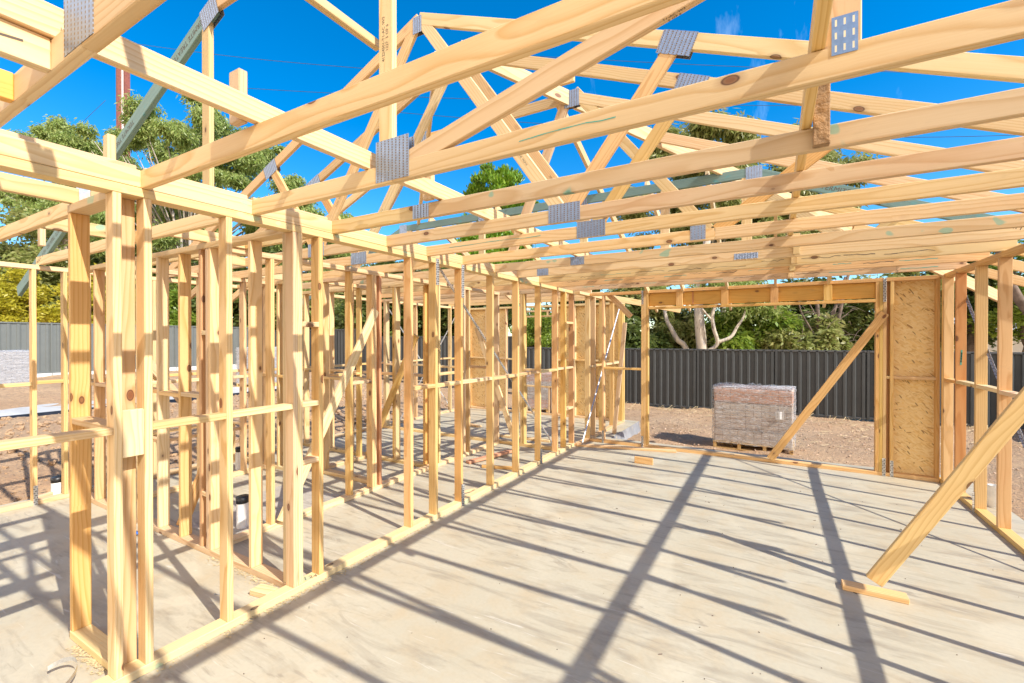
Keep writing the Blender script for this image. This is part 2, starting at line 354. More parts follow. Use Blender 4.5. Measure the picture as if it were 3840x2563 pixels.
def text_geo(s, size):
    key = (s, size)
    if key not in _txt:
        cu = bpy.data.curves.new('t', 'FONT'); cu.body = s; cu.size = size; cu.resolution_u = 2; cu.align_x = 'CENTER'; cu.align_y = 'CENTER'
        ob = bpy.data.objects.new('t', cu); COL.objects.link(ob)
        dg = bpy.context.evaluated_depsgraph_get(); me = bpy.data.meshes.new_from_object(ob.evaluated_get(dg))
        _txt[key] = ([v.co.copy() for v in me.vertices], [list(p.vertices) for p in me.polygons])
        bpy.data.objects.remove(ob); bpy.data.curves.remove(cu); bpy.data.meshes.remove(me)
    return _txt[key]
def add_text(bm, s, size, m4, mi=1):
    vs_, fs = text_geo(s, size); nv = [bm.verts.new(m4 @ v) for v in vs_]
    for f in fs:
        try: bm.faces.new([nv[i] for i in f]).material_index = mi
        except ValueError: pass
def beam(name, a, b, wd, dp, mat, parent=None, up=(0, 0, 1), bev=.003, texts=(), marks=()):
    """Sawn stick from a to b (centre line). wd across, dp along 'up'. Local X runs along the stick.
    texts: (string, size, along 0..1, face '-y'|'+y'|'+z'|'-z', rot deg, offset)."""
    a = Vector(a); b = Vector(b); x = (b - a); ln = x.length; x.normalize()
    u = Vector(up); z = (u - x * u.dot(x)).normalized(); y = z.cross(x)
    m4 = Matrix((x, y, z)).transposed().to_4x4(); m4.translation = (a + b) / 2
    bm = bmesh.new(); box_bm(bm, ln, wd, dp, bev=min(bev, wd * .2, dp * .2))
    mats = [mat] if isinstance(mat, bpy.types.Material) else list(mat)
    if texts or marks:
        mats += [M['ink'], M['chalk']]
        for (s, size, t, face, rot, off) in texts:
            mi = 1
            px = (t - .5) * ln; e = .0008
            if face == '-y': base = Matrix.Translation((px, -wd / 2 - e, off)) @ Matrix.Rotation(R(90), 4, 'X')
            elif face == '+y': base = Matrix.Translation((px, wd / 2 + e, off)) @ Matrix.Rotation(R(180), 4, 'Z') @ Matrix.Rotation(R(90), 4, 'X')
            elif face == '+z': base = Matrix.Translation((px, off, dp / 2 + e))
            else: base = Matrix.Translation((px, off, -dp / 2 - e)) @ Matrix.Rotation(R(180), 4, 'X')
            add_text(bm, s, size, base @ Matrix.Rotation(R(rot), 4, 'Z'), mi)
        for (t0, t1, face, off, hw, mi) in marks:      # hand-drawn strokes
            n = 7; rnd = random.Random(int(t0 * 999 + off * 777)); e = .0008; pts = []
            for i in range(n + 1):
                pts.append(((t0 + (t1 - t0) * i / n - .5) * ln, off + rnd.uniform(-1, 1) * .004 * (1 if mi == 2 else 2.2)))
            for i in range(n):
                (xa, za), (xb, zb) = pts[i], pts[i + 1]; h = hw * rnd.uniform(.6, 1.2)
                sg = -1 if face == '-y' else 1
                if face in ('-y', '+y'):
                    q = [(xa, sg * (wd / 2 + e), za - h), (xb, sg * (wd / 2 + e), zb - h), (xb, sg * (wd / 2 + e), zb + h), (xa, sg * (wd / 2 + e), za + h)]
                else:
                    q = [(xa, za - h, dp / 2 + e), (xb, zb - h, dp / 2 + e), (xb, zb + h, dp / 2 + e), (xa, za + h, dp / 2 + e)]
                bm.faces.new([bm.verts.new(v) for v in q]).material_index = mi
    return link(name, bm, mats, parent, m4)
def slab(name, lo, hi, mat, parent=None, bev=.0):
    lo = Vector(lo); hi = Vector(hi); d = hi - lo
    bm = bmesh.new(); box_bm(bm, d.x, d.y, d.z, bev=bev)
    return link(name, bm, mat, parent, Matrix.Translation((lo + hi) / 2))
def tube_bm(bm, pts, radii, seg=10, cap=True):
    rings = []; prev = None
    for i, p in enumerate(pts):
        p = Vector(p); t = (Vector(pts[min(i + 1, len(pts) - 1)]) - Vector(pts[max(i - 1, 0)])).normalized()
        if prev is None: n = t.orthogonal().normalized()
        else: n = (prev - t * prev.dot(t)).normalized()
        prev = n; bnm = t.cross(n); r = radii[i] if hasattr(radii, '__len__') else radii
        rings.append([bm.verts.new(p + (n * math.cos(2 * math.pi * k / seg) + bnm * math.sin(2 * math.pi * k / seg)) * r) for k in range(seg)])
    for A, B in zip(rings, rings[1:]):
        for k in range(seg): bm.faces.new((A[k], A[(k + 1) % seg], B[(k + 1) % seg], B[k])).smooth = True
    if cap: bm.faces.new(rings[0][::-1]); bm.faces.new(rings[-1])
    return rings
def rp(): return M[random.choice(['pine', 'pine', 'pine', 'pine_warm'])]
# ================================================================== SETTING: ground and slabs
def ground_z(x, y):
    z = -.16
    if y > 8: z -= .14 * min(1, (y - 8) / 5)
    if x < -7: z += min(1, (-7 - x) / 14) * .50
    if -12.5 < x < -7.2 and y < 9.5: z += .16 * math.sin((x + 7.2) / -5.3 * math.pi) * min(1, max(0, (9.5 - y) / 2))
    if x > 2.4 and y > 8: z += .06 * min(1, (x - 2.4) / 3)
    return z
def gnoise(x, y):
    return .022 * (math.sin(x * 2.3 + 1.3 * math.sin(y * 1.7)) + math.sin(y * 3.1 + 1.1 * math.sin(x * 2.9))) + .012 * math.sin(x * 7.7 + 3 * math.sin(y * 5.3)) 
bm = bmesh.new()
xs = [-400, -150, -70, -40] + [-30 + i * .25 for i in range(int(40 / .25))] + [10, 30, 80, 200, 400]
ys = [-400, -100, -30, -10] + [-4 + i * .25 for i in range(int(24 / .25))] + [20, 40, 90, 200, 400]
grid = []
for x in xs:
    row = []
    for y in ys:
        near = (-30 < x < 10 and -4 < y < 20)
        z = ground_z(x, y)
        if near:
            z += gnoise(x, y) + random.uniform(-.012, .012)
            if -6.9 < x < 2.1 and y < 7.65 or (-6.9 < x < -2.3 and y < 9.6): z = -.22
        row.append(bm.verts.new((x, y, z)))
    grid.append(row)
for i in range(len(xs) - 1):
    for j in range(len(ys) - 1):
        bm.faces.new((grid[i][j], grid[i + 1][j], grid[i + 1][j + 1], grid[i][j + 1]))
o = link('ground', bm, M['dirt'], smooth=True); o['kind'] = 'structure'
# house slab: main rectangle and the wing beyond, with a rough formed edge
bm = bmesh.new()
prof = [(-6.85, -5.0), (2.02, -5.0), (2.02, 7.6), (-2.45, 7.6), (-2.45, 9.45), (-6.85, 9.45)]
top = [bm.verts.new((x, y, 0)) for x, y in prof]; bot = [bm.verts.new((x, y, -.25)) for x, y in prof]
bm.faces.new(top); bm.faces.new(bot[::-1])
for i in range(6): bm.faces.new((top[i], bot[i], bot[(i + 1) % 6], top[(i + 1) % 6]))
o = link('concrete_slab', bm, M['concrete']); o['kind'] = 'structure'
# wet-area set-down in the bathroom floor: rough screed patch, 4 mm sheet
bm = bmesh.new()
def rough_sheet(bm, cx, cy, rx, ry, z, n=26, seed=1):
    rnd = random.Random(seed); c = bm.verts.new((cx, cy, z + .006)); r = []
    for i in range(n):
        a = 2 * math.pi * i / n; q = max(abs(math.cos(a)), abs(math.sin(a))); k = (1 / q) * rnd.uniform(.92, 1.05)
        r.append(bm.verts.new((cx + rx * math.cos(a) * k, cy + ry * math.sin(a) * k, z)))
    for i in range(n): bm.faces.new((c, r[i], r[(i + 1) % n]))
M['screed'] = concrete('rough_screed', (.36, .33, .28), (.47, .43, .36), (.22, .19, .16), 2.2)
rough_sheet(bm, -4.45, 2.72, .48, .62, .004, seed=3)
o = link('screed_patch', bm, M['screed']); o['kind'] = 'structure'
# neighbouring slab to the left with black film hanging over its edge
o = slab('neighbour_slab', (-21.0, -4, -.25), (-13.55, 9.5, .12), M['concrete_grey']); o['kind'] = 'structure'
bm = bmesh.new(); prev = None
for i in range(70):
    y = -3.5 + i * .19; wv = .05 * math.sin(i * 1.7) + .03 * math.sin(i * .6)
    ring = [bm.verts.new(v) for v in ((-13.62, y, .125), (-13.53, y, .128), (-13.45 + wv, y, .0), (-13.30 + wv * 1.5, y, -.11 + .02 * math.sin(i * 2.3)), (-13.08 + wv * 2.2, y, -.10 + .03 * math.sin(i * 1.1)))]
    if prev:
        for k in range(4): bm.faces.new((prev[k], ring[k], ring[k + 1], prev[k + 1])).smooth = True
    prev = ring
tag(link('plastic_membrane', bm, M['black_film']), 'black plastic sheet draped over the edge of the neighbouring slab', 'plastic sheet')
bm = bmesh.new(); prev = None
for i in range(28):
    y = 7.62 + i * .07; wv = .012 * math.sin(i * 2.1) + .008 * math.sin(i * .9)
    ring = [bm.verts.new(v) for v in ((-2.443, y, -.004), (-2.437 + wv, y, -.06), (-2.425 + wv * 1.6, y, -.14), (-2.40 + wv * 2, y, -.24))]
    if prev:
        for k in range(3): bm.faces.new((prev[k], ring[k], ring[k + 1], prev[k + 1])).smooth = True
    prev = ring
tag(link('plastic_membrane', bm, M['grey_film']), 'grey rippled plastic film on the slab edge beside the pallet', 'plastic sheet')
# gravel, straw
def scatter(name, n, region, size, mat, seed, flat=.6):
    rnd = random.Random(seed); bm = bmesh.new()
    for i in range(n):
        x = rnd.uniform(region[0], region[1]); y = rnd.uniform(region[2], region[3])
        if -6.9 < x < 2.1 and y < 7.7: continue
        if -6.9 < x < -2.3 and y < 9.6: continue
        s = size * rnd.choice([.4, .5, .6, .8, 1, 1.5]); z = ground_z(x, y) + gnoise(x, y) + s * .15
        m4 = Matrix.Translation((x, y, z)) @ Matrix.Rotation(rnd.uniform(0, 6.3), 4, 'Z') @ Matrix.Rotation(rnd.uniform(-.4, .4), 4, 'X') @ Matrix.Diagonal((s, s * rnd.uniform(.6, 1), s * flat, 1))
        r = bmesh.ops.create_icosphere(bm, subdivisions=1, radius=.5, matrix=m4)
        for v in r['verts']: v.co += Vector((rnd.uniform(-1, 1), rnd.uniform(-1, 1), rnd.uniform(-1, 1))) * s * .09
    o = link(name, bm, mat); o['kind'] = 'stuff'; tag(o, {'gravel': 'small stones and clods scattered over the red dirt', 'clods': 'lumps of dug earth left of the house frame'}[name], name); return o
scatter('gravel', 4200, (-2.4, 4.5, 7.7, 14), .028, M['stone'], 4)
scatter('clods', 1600, (-13.5, -6.9, .5, 12), .10, M['dirt'], 5)
bm = bmesh.new(); rnd = random.Random(9)
for i in range(1100):
    x = rnd.uniform(-6, 4); y = rnd.choice([rnd.uniform(9.5, 13.9), rnd.uniform(12.6, 13.9)]); z = ground_z(x, y) + gnoise(x, y) + .01
    a = rnd.uniform(0, 6.3); l = rnd.uniform(.05, .2); h = rnd.uniform(0, .10) if y > 13.2 else rnd.uniform(0, .03); dx, dy = math.cos(a) * l, math.sin(a) * l
    nx, ny = -math.sin(a) * .004, math.cos(a) * .004
    bm.faces.new([bm.verts.new(v) for v in ((x - nx, y - ny, z), (x + nx, y + ny, z + .004), (x + dx + nx, y + dy + ny, z + h + .006), (x + dx - nx, y + dy - ny, z + h))])
o = link('dry_grass', bm, M['straw']); o['kind'] = 'stuff'; tag(o, 'dry straw and dead grass lying on the dirt by the fence', 'dry grass')
# sawdust drifts along plates
bm = bmesh.new(); rnd = random.Random(2)
for i in range(900):
    k = rnd.random()
    if k < .5: x = -2.757 + abs(rnd.gauss(0, .035)) + .002; y = rnd.choice([rnd.gauss(2.5, .35), rnd.gauss(1.8, .3), rnd.uniform(1, 6.5)])
    elif k < .75: x = rnd.uniform(-3.8, -2.95); y = 1.89 - abs(rnd.gauss(0, .03)) - .003
    else: x = rnd.uniform(-3.35, -2.95); y = .97 - abs(rnd.gauss(0, .02)) - .003
    a = rnd.uniform(0, 6.3); s = rnd.uniform(.003, .011); z = .002 + rnd.uniform(0, .004)
    bm.faces.new([bm.verts.new((x + math.cos(a + t) * s * f, y + math.sin(a + t) * s * f, z + g)) for t, f, g in ((0, 1.6, 0), (1.9, .7, .002), (3.6, 1, .003), (4.8, .6, 0))])
o = link('sawdust', bm, M['straw']); o['kind'] = 'stuff'; tag(o, 'sawdust and shavings along the bottom plates', 'sawdust')

# ================================================================== WALL FRAMES
ZT0, ZT1 = 2.412, 2.457
WG = 'stud wall frames'
def stamp(t, big=False): return ('MGP10\nPINE 90x35\nLASER' if big else 'MGP10\nPINE 90x35', .018, t, '-y', 0, 0)
def wall_y(label, x0, x1, ya, yb, studs, nogz=1.2525, nog=True, bot=True, mats=None, skipnog=(), top=True, teal=False, stampz=None, plate_mat=None):
    t = thing('wall_frame', label, 'wall frame', (x1, (ya + yb) / 2, 0), WG); xc = (x0 + x1) / 2; wd = x1 - x0
    pm = plate_mat or M['pine']
    if bot: beam('bottom_plate', (xc, ya, .0225), (xc, yb, .0225), wd, .045, pm, t)
    if top: beam('top_plate', (xc, ya, (ZT0 + ZT1) / 2), (xc, yb, (ZT0 + ZT1) / 2), wd, .045, pm, t)
    for i, y in enumerate(studs):
        m = mats[i] if mats and i < len(mats) and mats[i] else rp()
        tx = []
        if stampz:
            for zz in stampz:
                if random.random() < .7: tx.append(('MGP10\nPINE 90x35\nLASER 4', .014, (zz - .045) / (ZT0 - .045), '-y', -90, random.uniform(-.015, .015)))
        beam('stud', (xc, y + .0175, .045), (xc, y + .0175, ZT0), .035, wd - .004, m, t, up=(1, 0, 0), texts=tx)
    if nog:
        ss = sorted(studs)
        for a, b in zip(ss, ss[1:]):
            if b - a > .13 and b - a < .8 and not any(a - .02 < s < b for s in skipnog):
                z = nogz + random.uniform(-.008, .008)
                beam('nogging', (xc, a + .035, z), (xc, b, z), wd - .006, .035, rp(), t)
    return t
def wall_x(label, y0, y1, xa, xb, studs, nogz=1.24, nog=True, bot=True, mats=None, skipnog=(), top=True, plate_mat=None, stampz=None):
    t = thing('wall_frame', label, 'wall frame', ((xa + xb) / 2, y0, 0), WG); yc = (y0 + y1) / 2; wd = y1 - y0
    pm = plate_mat or M['pine']
    if bot: beam('bottom_plate', (xa, yc, .0225), (xb, yc, .0225), wd, .045, pm, t)
    if top: beam('top_plate', (xa, yc, (ZT0 + ZT1) / 2), (xb, yc, (ZT0 + ZT1) / 2), wd, .045, pm, t)
    for i, x in enumerate(studs):
        m = mats[i] if mats and i < len(mats) and mats[i] else rp()
        beam('stud', (x + .0175, yc, .045), (x + .0175, yc, ZT0), .035, wd - .004, m, t, up=(0, 1, 0))
    if nog:
        ss = sorted(studs)
        for a, b in zip(ss, ss[1:]):
            if b - a > .12 and b - a < .8 and not any(a - .02 < s < b for s in skipnog):
                z = nogz + random.uniform(-.008, .008)
                beam('nogging', (a + .035, yc, z), (b, yc, z), wd - .006, .035, rp(), t)
    return t
P, PW, PR = M['pine'], M['pine_warm'], M['pine_red']
# A: long partition between the living room and the rooms at left
A = wall_y('long partition of tall studs running away beside the open concrete floor', -2.847, -2.757, -1.6, 6.75,
    [-1.05, -.45, .1, .935, 1.06, 1.458, 1.879, 1.915, 2.076, 3.0, 3.337, 3.737, 4.328, 4.915, 5.53, 6.094, 6.392, 6.712],
    nogz=1.2535, mats=[None] * 3 + [P, P, P, P, P, PW] + [PW] * 8 + [PR], skipnog=(2.08, ), plate_mat=M['pine_h2'], stampz=(.25, 1.72))
beam('nogging', (-2.802, .1, 1.2535), (-2.802, .934, 1.2535), .084, .035, P, A)
beam('nogging', (-2.802, 2.111, 1.80), (-2.802, 1.951, 1.80), .084, .035, P, A)
beam('nogging', (-2.802, 1.951, .86), (-2.802, 2.076, .86), .084, .035, P, A)
for z in (1.95, .62): beam('nogging', (-2.802, 6.44, z), (-2.802, 6.71, z), .084, .035, P, A)
# bottom plate pencil mark
bm = bmesh.new(); add_text(bm, '2 | 24', .055, Matrix.Translation((-2.80, 2.01, .0462)) @ Matrix.Rotation(R(62), 4, 'Z'), 0); link('pencil_mark', bm, M['ink'], A)
# punched metal brace on the back of A, and strap ends
def strap(name, a, b, wd, parent, face=(1, 0, 0), th=.0016, mat=None):
    a = Vector(a); b = Vector(b); x = (b - a).normalized(); y = -Vector(face); z = x.cross(y)
    # angle-section strap: local X along, local Y thickness, Z width
    m4 = Matrix((x, y, z)).transposed().to_4x4(); m4.translation = (a + b) / 2; L_ = (b - a).length
    bm = bmesh.new(); box_bm(bm, L_, th, wd); box_bm(bm, L_, .014, th, (0, .007, wd / 2))
    return link(name, bm, mat or M['strap'], parent, m4)
strap('metal_brace', (-2.8495, 3.45, 2.44), (-2.8495, 6.28, .03), .032, A, (-1, 0, 0))
for (y, z0, z1) in ((3.355, 2.21, 2.455), (3.755, 2.12, 2.455), (3.755, .0, .22), (5.548, .0, .2)):
    strap('strap_end', (-2.7555, y, z0), (-2.7555, y, z1), .028, A, (-1, 0, 0))
# return wall at the near end
RW = wall_x('short return wall with two posts at the near end of the partition', .97, 1.06, -3.465, -2.85, [-3.465, -2.888], nogz=1.243, mats=[PW, P], plate_mat=M['pine_h2'])
beam('packer_block', (-2.780, 1.015, 1.115), (-2.780, 1.015, 1.348), .036, .0885, P, A, up=(0, 1, 0))
# F: cross wall
F = wall_x('cross wall behind the near corner with a dark knotty stud pair', 1.89, 1.98, -6.54, -2.85,
    [-6.50, -6.065, -5.70, -5.1, -4.70, -4.317, -3.985, -3.885, -3.845, -3.3, -2.895], nogz=1.235,
    mats=[None, PW, P, P, P, PW, PR, P, P], plate_mat=M['pine'], skipnog=(-3.845, -3.3))
for z in (1.75, .47): beam('nogging', (-3.95, 1.935, z), (-3.885, 1.935, z), .084, .035, P, F)
# M: wall parallel to A, further left
Mw = wall_y('second partition left of the long one, crossed by a leaning timber', -3.96, -3.87, 1.985, 6.29,
    [2.423, 3.294, 3.588, 3.625, 3.70, 4.641, 4.75, 5.32, 5.44, 6.25], nogz=1.225, mats=[PW, PW, PW, P, PR, P, P])
N = wall_y('short partition by the bath recess', -5.85, -5.76, 1.985, 3.59, [1.99, 2.75, 3.25, 3.55], nogz=1.235)
N2 = wall_x('cross wall closing the bath recess', 3.6, 3.69, -6.54, -5.45, [-6.5, -6.10, -5.86, -5.64, -5.49], nogz=1.22)
K1 = wall_x('small cross wall joining the second partition', 3.76, 3.85, -4.95, -3.97, [-4.95, -4.5, -4.10, -4.06], nogz=1.22)
K2 = wall_y('stub wall between two cross walls', -5.12, -5.03, 3.86, 4.585, [3.87, 4.45], nogz=1.22)
K3 = wall_x('cross wall with a leaning brace deeper in the house', 4.6, 4.69, -6.54, -3.97, [-6.5, -5.9, -5.46, -5.08, -4.57, -4.535, -4.02], nogz=1.22)
Pw = wall_x('rear cross wall before the far bedroom', 6.3, 6.39, -6.54, -2.85, [-6.49, -6.45, -5.9, -5.3, -4.72, -4.1, -3.5, -3.46, -2.95], nogz=1.22, skipnog=(-4.1, -3.5))
# L: outer left wall
Lw = wall_y('outer left wall facing the dirt and the neighbouring slab', -6.63, -6.54, -3, 9.16,
    [-2.0, -1.4, -.8, -.2, .4, .98, 1.56, 1.797, 1.99, 2.6, 3.2, 3.8, 4.4, 5.0, 5.6, 6.2, 6.7, 7.29, 7.87, 8.46, 9.1], nogz=1.245)
strap('strap_end', (-6.538, 1.578, .0), (-6.538, 1.578, .2), .03, Lw, (-1, 0, 0))
for (a, b) in (((-6.637, 6.5, 2.4), (-6.637, 8.6, .05)), ((-6.637, 8.9, 2.4), (-6.637, 6.9, .05))): strap('metal_brace', a, b, .03, Lw, (1, 0, 0))
# A2: outer wall of the far wing, in line with A
A2 = wall_y('outer wall of the far wing ending at the slab step', -2.76, -2.67, 6.76, 9.16, [7.20, 7.46, 7.90, 8.50, 9.08], nogz=1.235, mats=[P, P, PW, PW, PW], skipnog=(6.9,))
strap('metal_brace', (-2.668, 6.85, .05), (-2.668, 8.95, 2.44), .022, A2, (-1, 0, 0), mat=M['galv'])
# W: far wall of the wing with window opening and bracing sheets
W = wall_x('far wall of the wing with a window opening and strand board sheets', 9.17, 9.26, -6.63, -2.67,
    [-6.60, -6.05, -5.5, -5.13, -4.26, -4.20, -3.77, -3.32, -2.98, -2.71], nogz=1.24, skipnog=(-5.13,))
for x0, x1 in ((-6.55, -5.55), (-4.22, -2.75)): slab('osb_sheet', (x0, 9.262, .03), (x1, 9.272, 2.44), M['osb'], W)
beam('window_sill', (-5.095, 9.215, .63), (-4.26, 9.215, .63), .086, .035, P, W)
for x in (-4.955, -4.36): beam('jack_stud', (x, 9.215, .046), (x, 9.215, .612), .035, .084, P, W, up=(0, 1, 0))
beam('window_head', (-5.095, 9.215, 2.21), (-4.26, 9.215, 2.21), .086, .035, P, W)
beam('window_head', (-5.095, 9.215, 2.33), (-4.26, 9.215, 2.33), .086, .035, P, W)
for x in (-5.0, -4.4): beam('jack_stud', (x, 9.215, 2.228), (x, 9.215, 2.312), .035, .084, P, W, up=(0, 1, 0))
# G: front wall of the room with the wide opening
G = thing('wall_frame', 'end wall with a wide opening under a deep orange lintel', 'wall frame', (0, 7.19, 0), WG)
beam('bottom_plate', (-2.66, 7.235, .0225), (1.69, 7.235, .0225), .09, .045, PW, G)
beam('top_plate', (-2.66, 7.235, 2.4345), (1.69, 7.235, 2.4345), .09, .045, PW, G)
for x, m in ((-2.46, PW), (-1.82, PW), (-1.784, PW), (-1.748, PW), (1.086, PW), (1.122, PW), (1.158, PW), (1.228, PW), (1.655, PW)):
    beam('stud', (x + .0175, 7.235, .045), (x + .0175, 7.235, ZT0), .035, .086, m, G, up=(0, 1, 0))
beam('stud', (1.2105, 7.262, .045), (1.2105, 7.262, ZT0), .032, .035, PR, G, up=(0, 1, 0))
beam('nogging', (-2.42, 7.235, 1.225), (-1.822, 7.235, 1.225), .084, .035, PW, G)
beam('nogging', (1.264, 7.235, 1.225), (1.654, 7.235, 1.225), .084, .035, P, G)
beam('nogging', (1.194, 7.215, 1.225), (1.227, 7.215, 1.225), .04, .035, P, G)
slab('osb_sheet', (1.20, 7.283, .03), (1.70, 7.293, 2.45), M['osb'], G)
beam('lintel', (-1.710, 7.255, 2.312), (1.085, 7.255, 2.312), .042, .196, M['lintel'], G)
slab('lintel_packer', (-1.075, 7.222, 2.22), (-1.055, 7.234, 2.405), M['pine_red'], G)
beam('ribbon_plate', (-1.710, 7.235, 2.180), (1.085, 7.235, 2.180), .086, .035, PW, G)
for i, x in enumerate((-1.252, -.631, -.012, .593)):
    beam('jack_stud', (x, 7.212, 2.1985), (x, 7.212, 2.4115), .035, .092, PW, G, up=(1, 0, 0), marks=[] if i == 2 else [(.02, .98, '-y', .0, .0012, 2)])
for (x, z0, z1) in ((-1.80, 2.24, 2.456), (-1.80, .0, .18), (-2.44, .0, .2), (1.172, 2.16, 2.456), (1.17, .0, .22), (1.245, .0, .2)):
    strap('strap_end', (x, 7.1885, z0), (x, 7.1885, z1), .03, G, (0, 1, 0))
# B: right wall
Bs = [-2.5, -1.9, -1.3, -.7, -.1, .5, 1.1, 1.7, 2.3, 2.78, 3.25, 3.85, 4.44, 5.02, 5.59, 6.12, 6.685, 7.09, 7.145]
B = wall_y('right wall of open studs behind the big timber prop', 1.695, 1.785, -3, 7.28, Bs, nogz=1.233, mats=[PW] * 16 + [PR, PW, PW], plate_mat=PW, skipnog=(6.69,))
beam('nogging', (1.74, 6.72, 1.228), (1.74, 7.09, 1.228), .084, .035, PW, B)
strap('metal_brace', (1.7875, 7.0, 2.44), (1.7875, 4.53, .02), .030, B, (1, 0, 0))
for z0, z1 in ((.0, .2),): strap('strap_end', (1.6935, 6.137, z0), (1.6935, 6.137, z1), .03, B, (1, 0, 0))
bm = bmesh.new()
for k in range(5): bmesh.ops.create_cube(bm, size=1, matrix=Matrix.Translation((1.738 + k * .0015, 6.6836, 1.50 + (k - 2) * .028)) @ Matrix.Diagonal((.012, .0008, .05, 1)))
link('chalk_mark', bm, M['chalk'], B)

# ================================================================== ROOF
XR, PITCH = -2.42, math.tan(R(22.5))
def zl(x): return 4.157 - PITCH * abs(x - XR)           # lower edge of the top chords
ZC = 2.5030                                               # bottom chord centre height
XL, XRr = -6.63, 1.785
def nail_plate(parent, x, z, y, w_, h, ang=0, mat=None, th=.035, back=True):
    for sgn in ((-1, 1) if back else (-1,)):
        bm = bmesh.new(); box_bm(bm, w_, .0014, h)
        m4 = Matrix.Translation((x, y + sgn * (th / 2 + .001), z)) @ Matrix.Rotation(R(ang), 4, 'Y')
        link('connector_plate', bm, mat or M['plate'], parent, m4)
def chord(parent, y, splices=(), mat=None, xa=XL + .005, xb=XRr - .005, texts=(), marks=(), segs=None):
    pts = [xa] + [s for s in splices] + [xb]
    for i, (a, b) in enumerate(zip(pts, pts[1:])):
        t2 = [(s, sz, (x - a) / (b - a), f, r, o) for (s, sz, x, f, r, o) in texts if a < x < b]
        m2 = [((x0 - a) / (b - a), (x1 - a) / (b - a), f, o, hw, mi) for (x0, x1, f, o, hw, mi) in marks if a < x0 and x1 < b]
        beam('bottom_chord', (a + .0005, y, ZC), (b - .0005, y, ZC), .035, .09, mat or P, parent, texts=t2, marks=m2)
def web(parent, x0, z0, x1, z1, y, dp=.09, mat=None, texts=(), th=.032):
    d = Vector((x1 - x0, 0, z1 - z0)).normalized(); up = Vector((-d.z, 0, d.x))
    beam('web', (x0, y, z0), (x1, y, z1), th, dp, mat or P, parent, up=up, texts=texts)
def top_chord(parent, xa, xb, y, mat=None, dp=.09, th=.0345, off=0.0, texts=()):
    """sloping top chord from xa to xb, both on the same side of the ridge"""
    h = dp / 2 / math.cos(R(22.5)) + off
    a = (xa, y, zl(xa) + h); b = (xb, y, zl(xb) + h)
    d = (Vector(b) - Vector(a)).normalized(); up = Vector((-d.z, 0, d.x)); up = up if up.z > 0 else -up
    beam('top_chord', a, b, th, dp, mat or P, parent, up=up, texts=texts)
TG = 'roof trusses'
TAIL = 4.82
def truncated(label, y, hw, mat_l=None, posts=True, splices=(), blue=False, dp=.09, diag=(), marks=(), texts=(), ttexts=(), front=.0175, cpl=None):
    t = thing('roof_truss', label, 'roof truss', (XR, y, 2.457), TG); yc = y + front
    chord(t, yc, splices, texts=texts, marks=marks)
    m = M['pine_blue'] if blue else P
    xl, xr = XR - hw, XR + hw
    top_chord(t, XR - TAIL, xl + .02, yc, m, dp, texts=ttexts); top_chord(t, xr - .02, XR + TAIL, yc, m, dp, texts=ttexts)
    zt = zl(xl) + dp / math.cos(R(22.5)) - .047
    beam('top_chord', (xl, yc, zt), (xr, yc, zt), .033, .09, M['pine_blue'] if blue == 2 else P, t)
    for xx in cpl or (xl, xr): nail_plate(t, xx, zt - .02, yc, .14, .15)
    return t, yc
def gable(label, y, th=.0345, plates=True, marks=(), texts=()):
    t = thing('roof_truss', label, 'roof truss', (XR, y, 2.457), TG); yc = y + .0175
    chord(t, yc, (-1.19,), texts=texts, marks=marks)
    top_chord(t, XR - TAIL, XR, yc, th=.0345); top_chord(t, XR, XR + TAIL, yc, th=.0339)
    za = zl(XR)
    for sgn in (-1, 1):
        web(t, XR + sgn * .03, za + .02, XR + sgn * 1.23, ZC, yc, texts=[('PINE  MGP10', .02, .75, '-y', 0, 0)])
        web(t, XR + sgn * 1.24, ZC, XR + sgn * 1.93, zl(XR + 1.93) + .05, yc, mat=PW)
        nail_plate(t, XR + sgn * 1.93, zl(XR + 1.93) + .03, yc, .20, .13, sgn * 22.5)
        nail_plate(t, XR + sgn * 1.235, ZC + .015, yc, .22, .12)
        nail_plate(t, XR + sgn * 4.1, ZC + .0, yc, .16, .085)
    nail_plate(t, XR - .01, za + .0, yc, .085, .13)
    return t
# nearest trusses
ids = 'TRUSS T1-AC :W3'
t0, y0 = truncated('nearest roof truss, its chord and big steel plate cutting the top left corner', .465, 1.985, splices=(-1.56,))
web(t0, -1.585, ZC + .03, -1.585, 3.6, y0); web(t0, -1.50, 2.56, -.2, 3.42, y0, mat=P)
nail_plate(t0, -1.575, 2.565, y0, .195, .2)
t2, y2 = truncated('second truss back, with a blue-green treated rafter at left and a tall stamped post', 1.612, .80, blue=True, dp=.115, splices=(-1.60,), cpl=(-1.62,),
    ttexts=[('TERMITE TREATED  H2-F  27/04', .058, .25, '-y', 180, 0), ('TERMITE TREATED  H2-F  27/04', .058, .62, '-y', 180, 0), ('TERMITE TREATED  H2-F', .058, .9, '-y', 180, 0)],
    marks=[(-.9, -.5, '-y', .0, .002, 2)])
web(t2, -1.645, ZC + .03, -1.645, 3.93, y2, texts=[('41224501-T1-AC :W3\n1227  5 OF 6', .024, .45, '-y', 0, 0)])
web(t2, -3.30, ZC + .03, -3.30, 3.82, y2, dp=.09)
web(t2, -1.50, 2.545, .415, 3.035, y2, texts=[('T1-AC :W2\n5 OF 6', .016, .62, '-z', 0, 0)])
web(t2, .165, ZC + .03, .165, 3.1, y2, dp=.09, texts=[('MGP10 4\nPINE 90x35\nLASER', .022, .45, '-y', -90, 0)])
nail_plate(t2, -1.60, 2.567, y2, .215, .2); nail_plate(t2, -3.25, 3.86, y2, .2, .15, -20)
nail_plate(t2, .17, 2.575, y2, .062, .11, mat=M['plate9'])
t4 = gable('tall gable truss whose peak stands highest against the sky', 2.72)
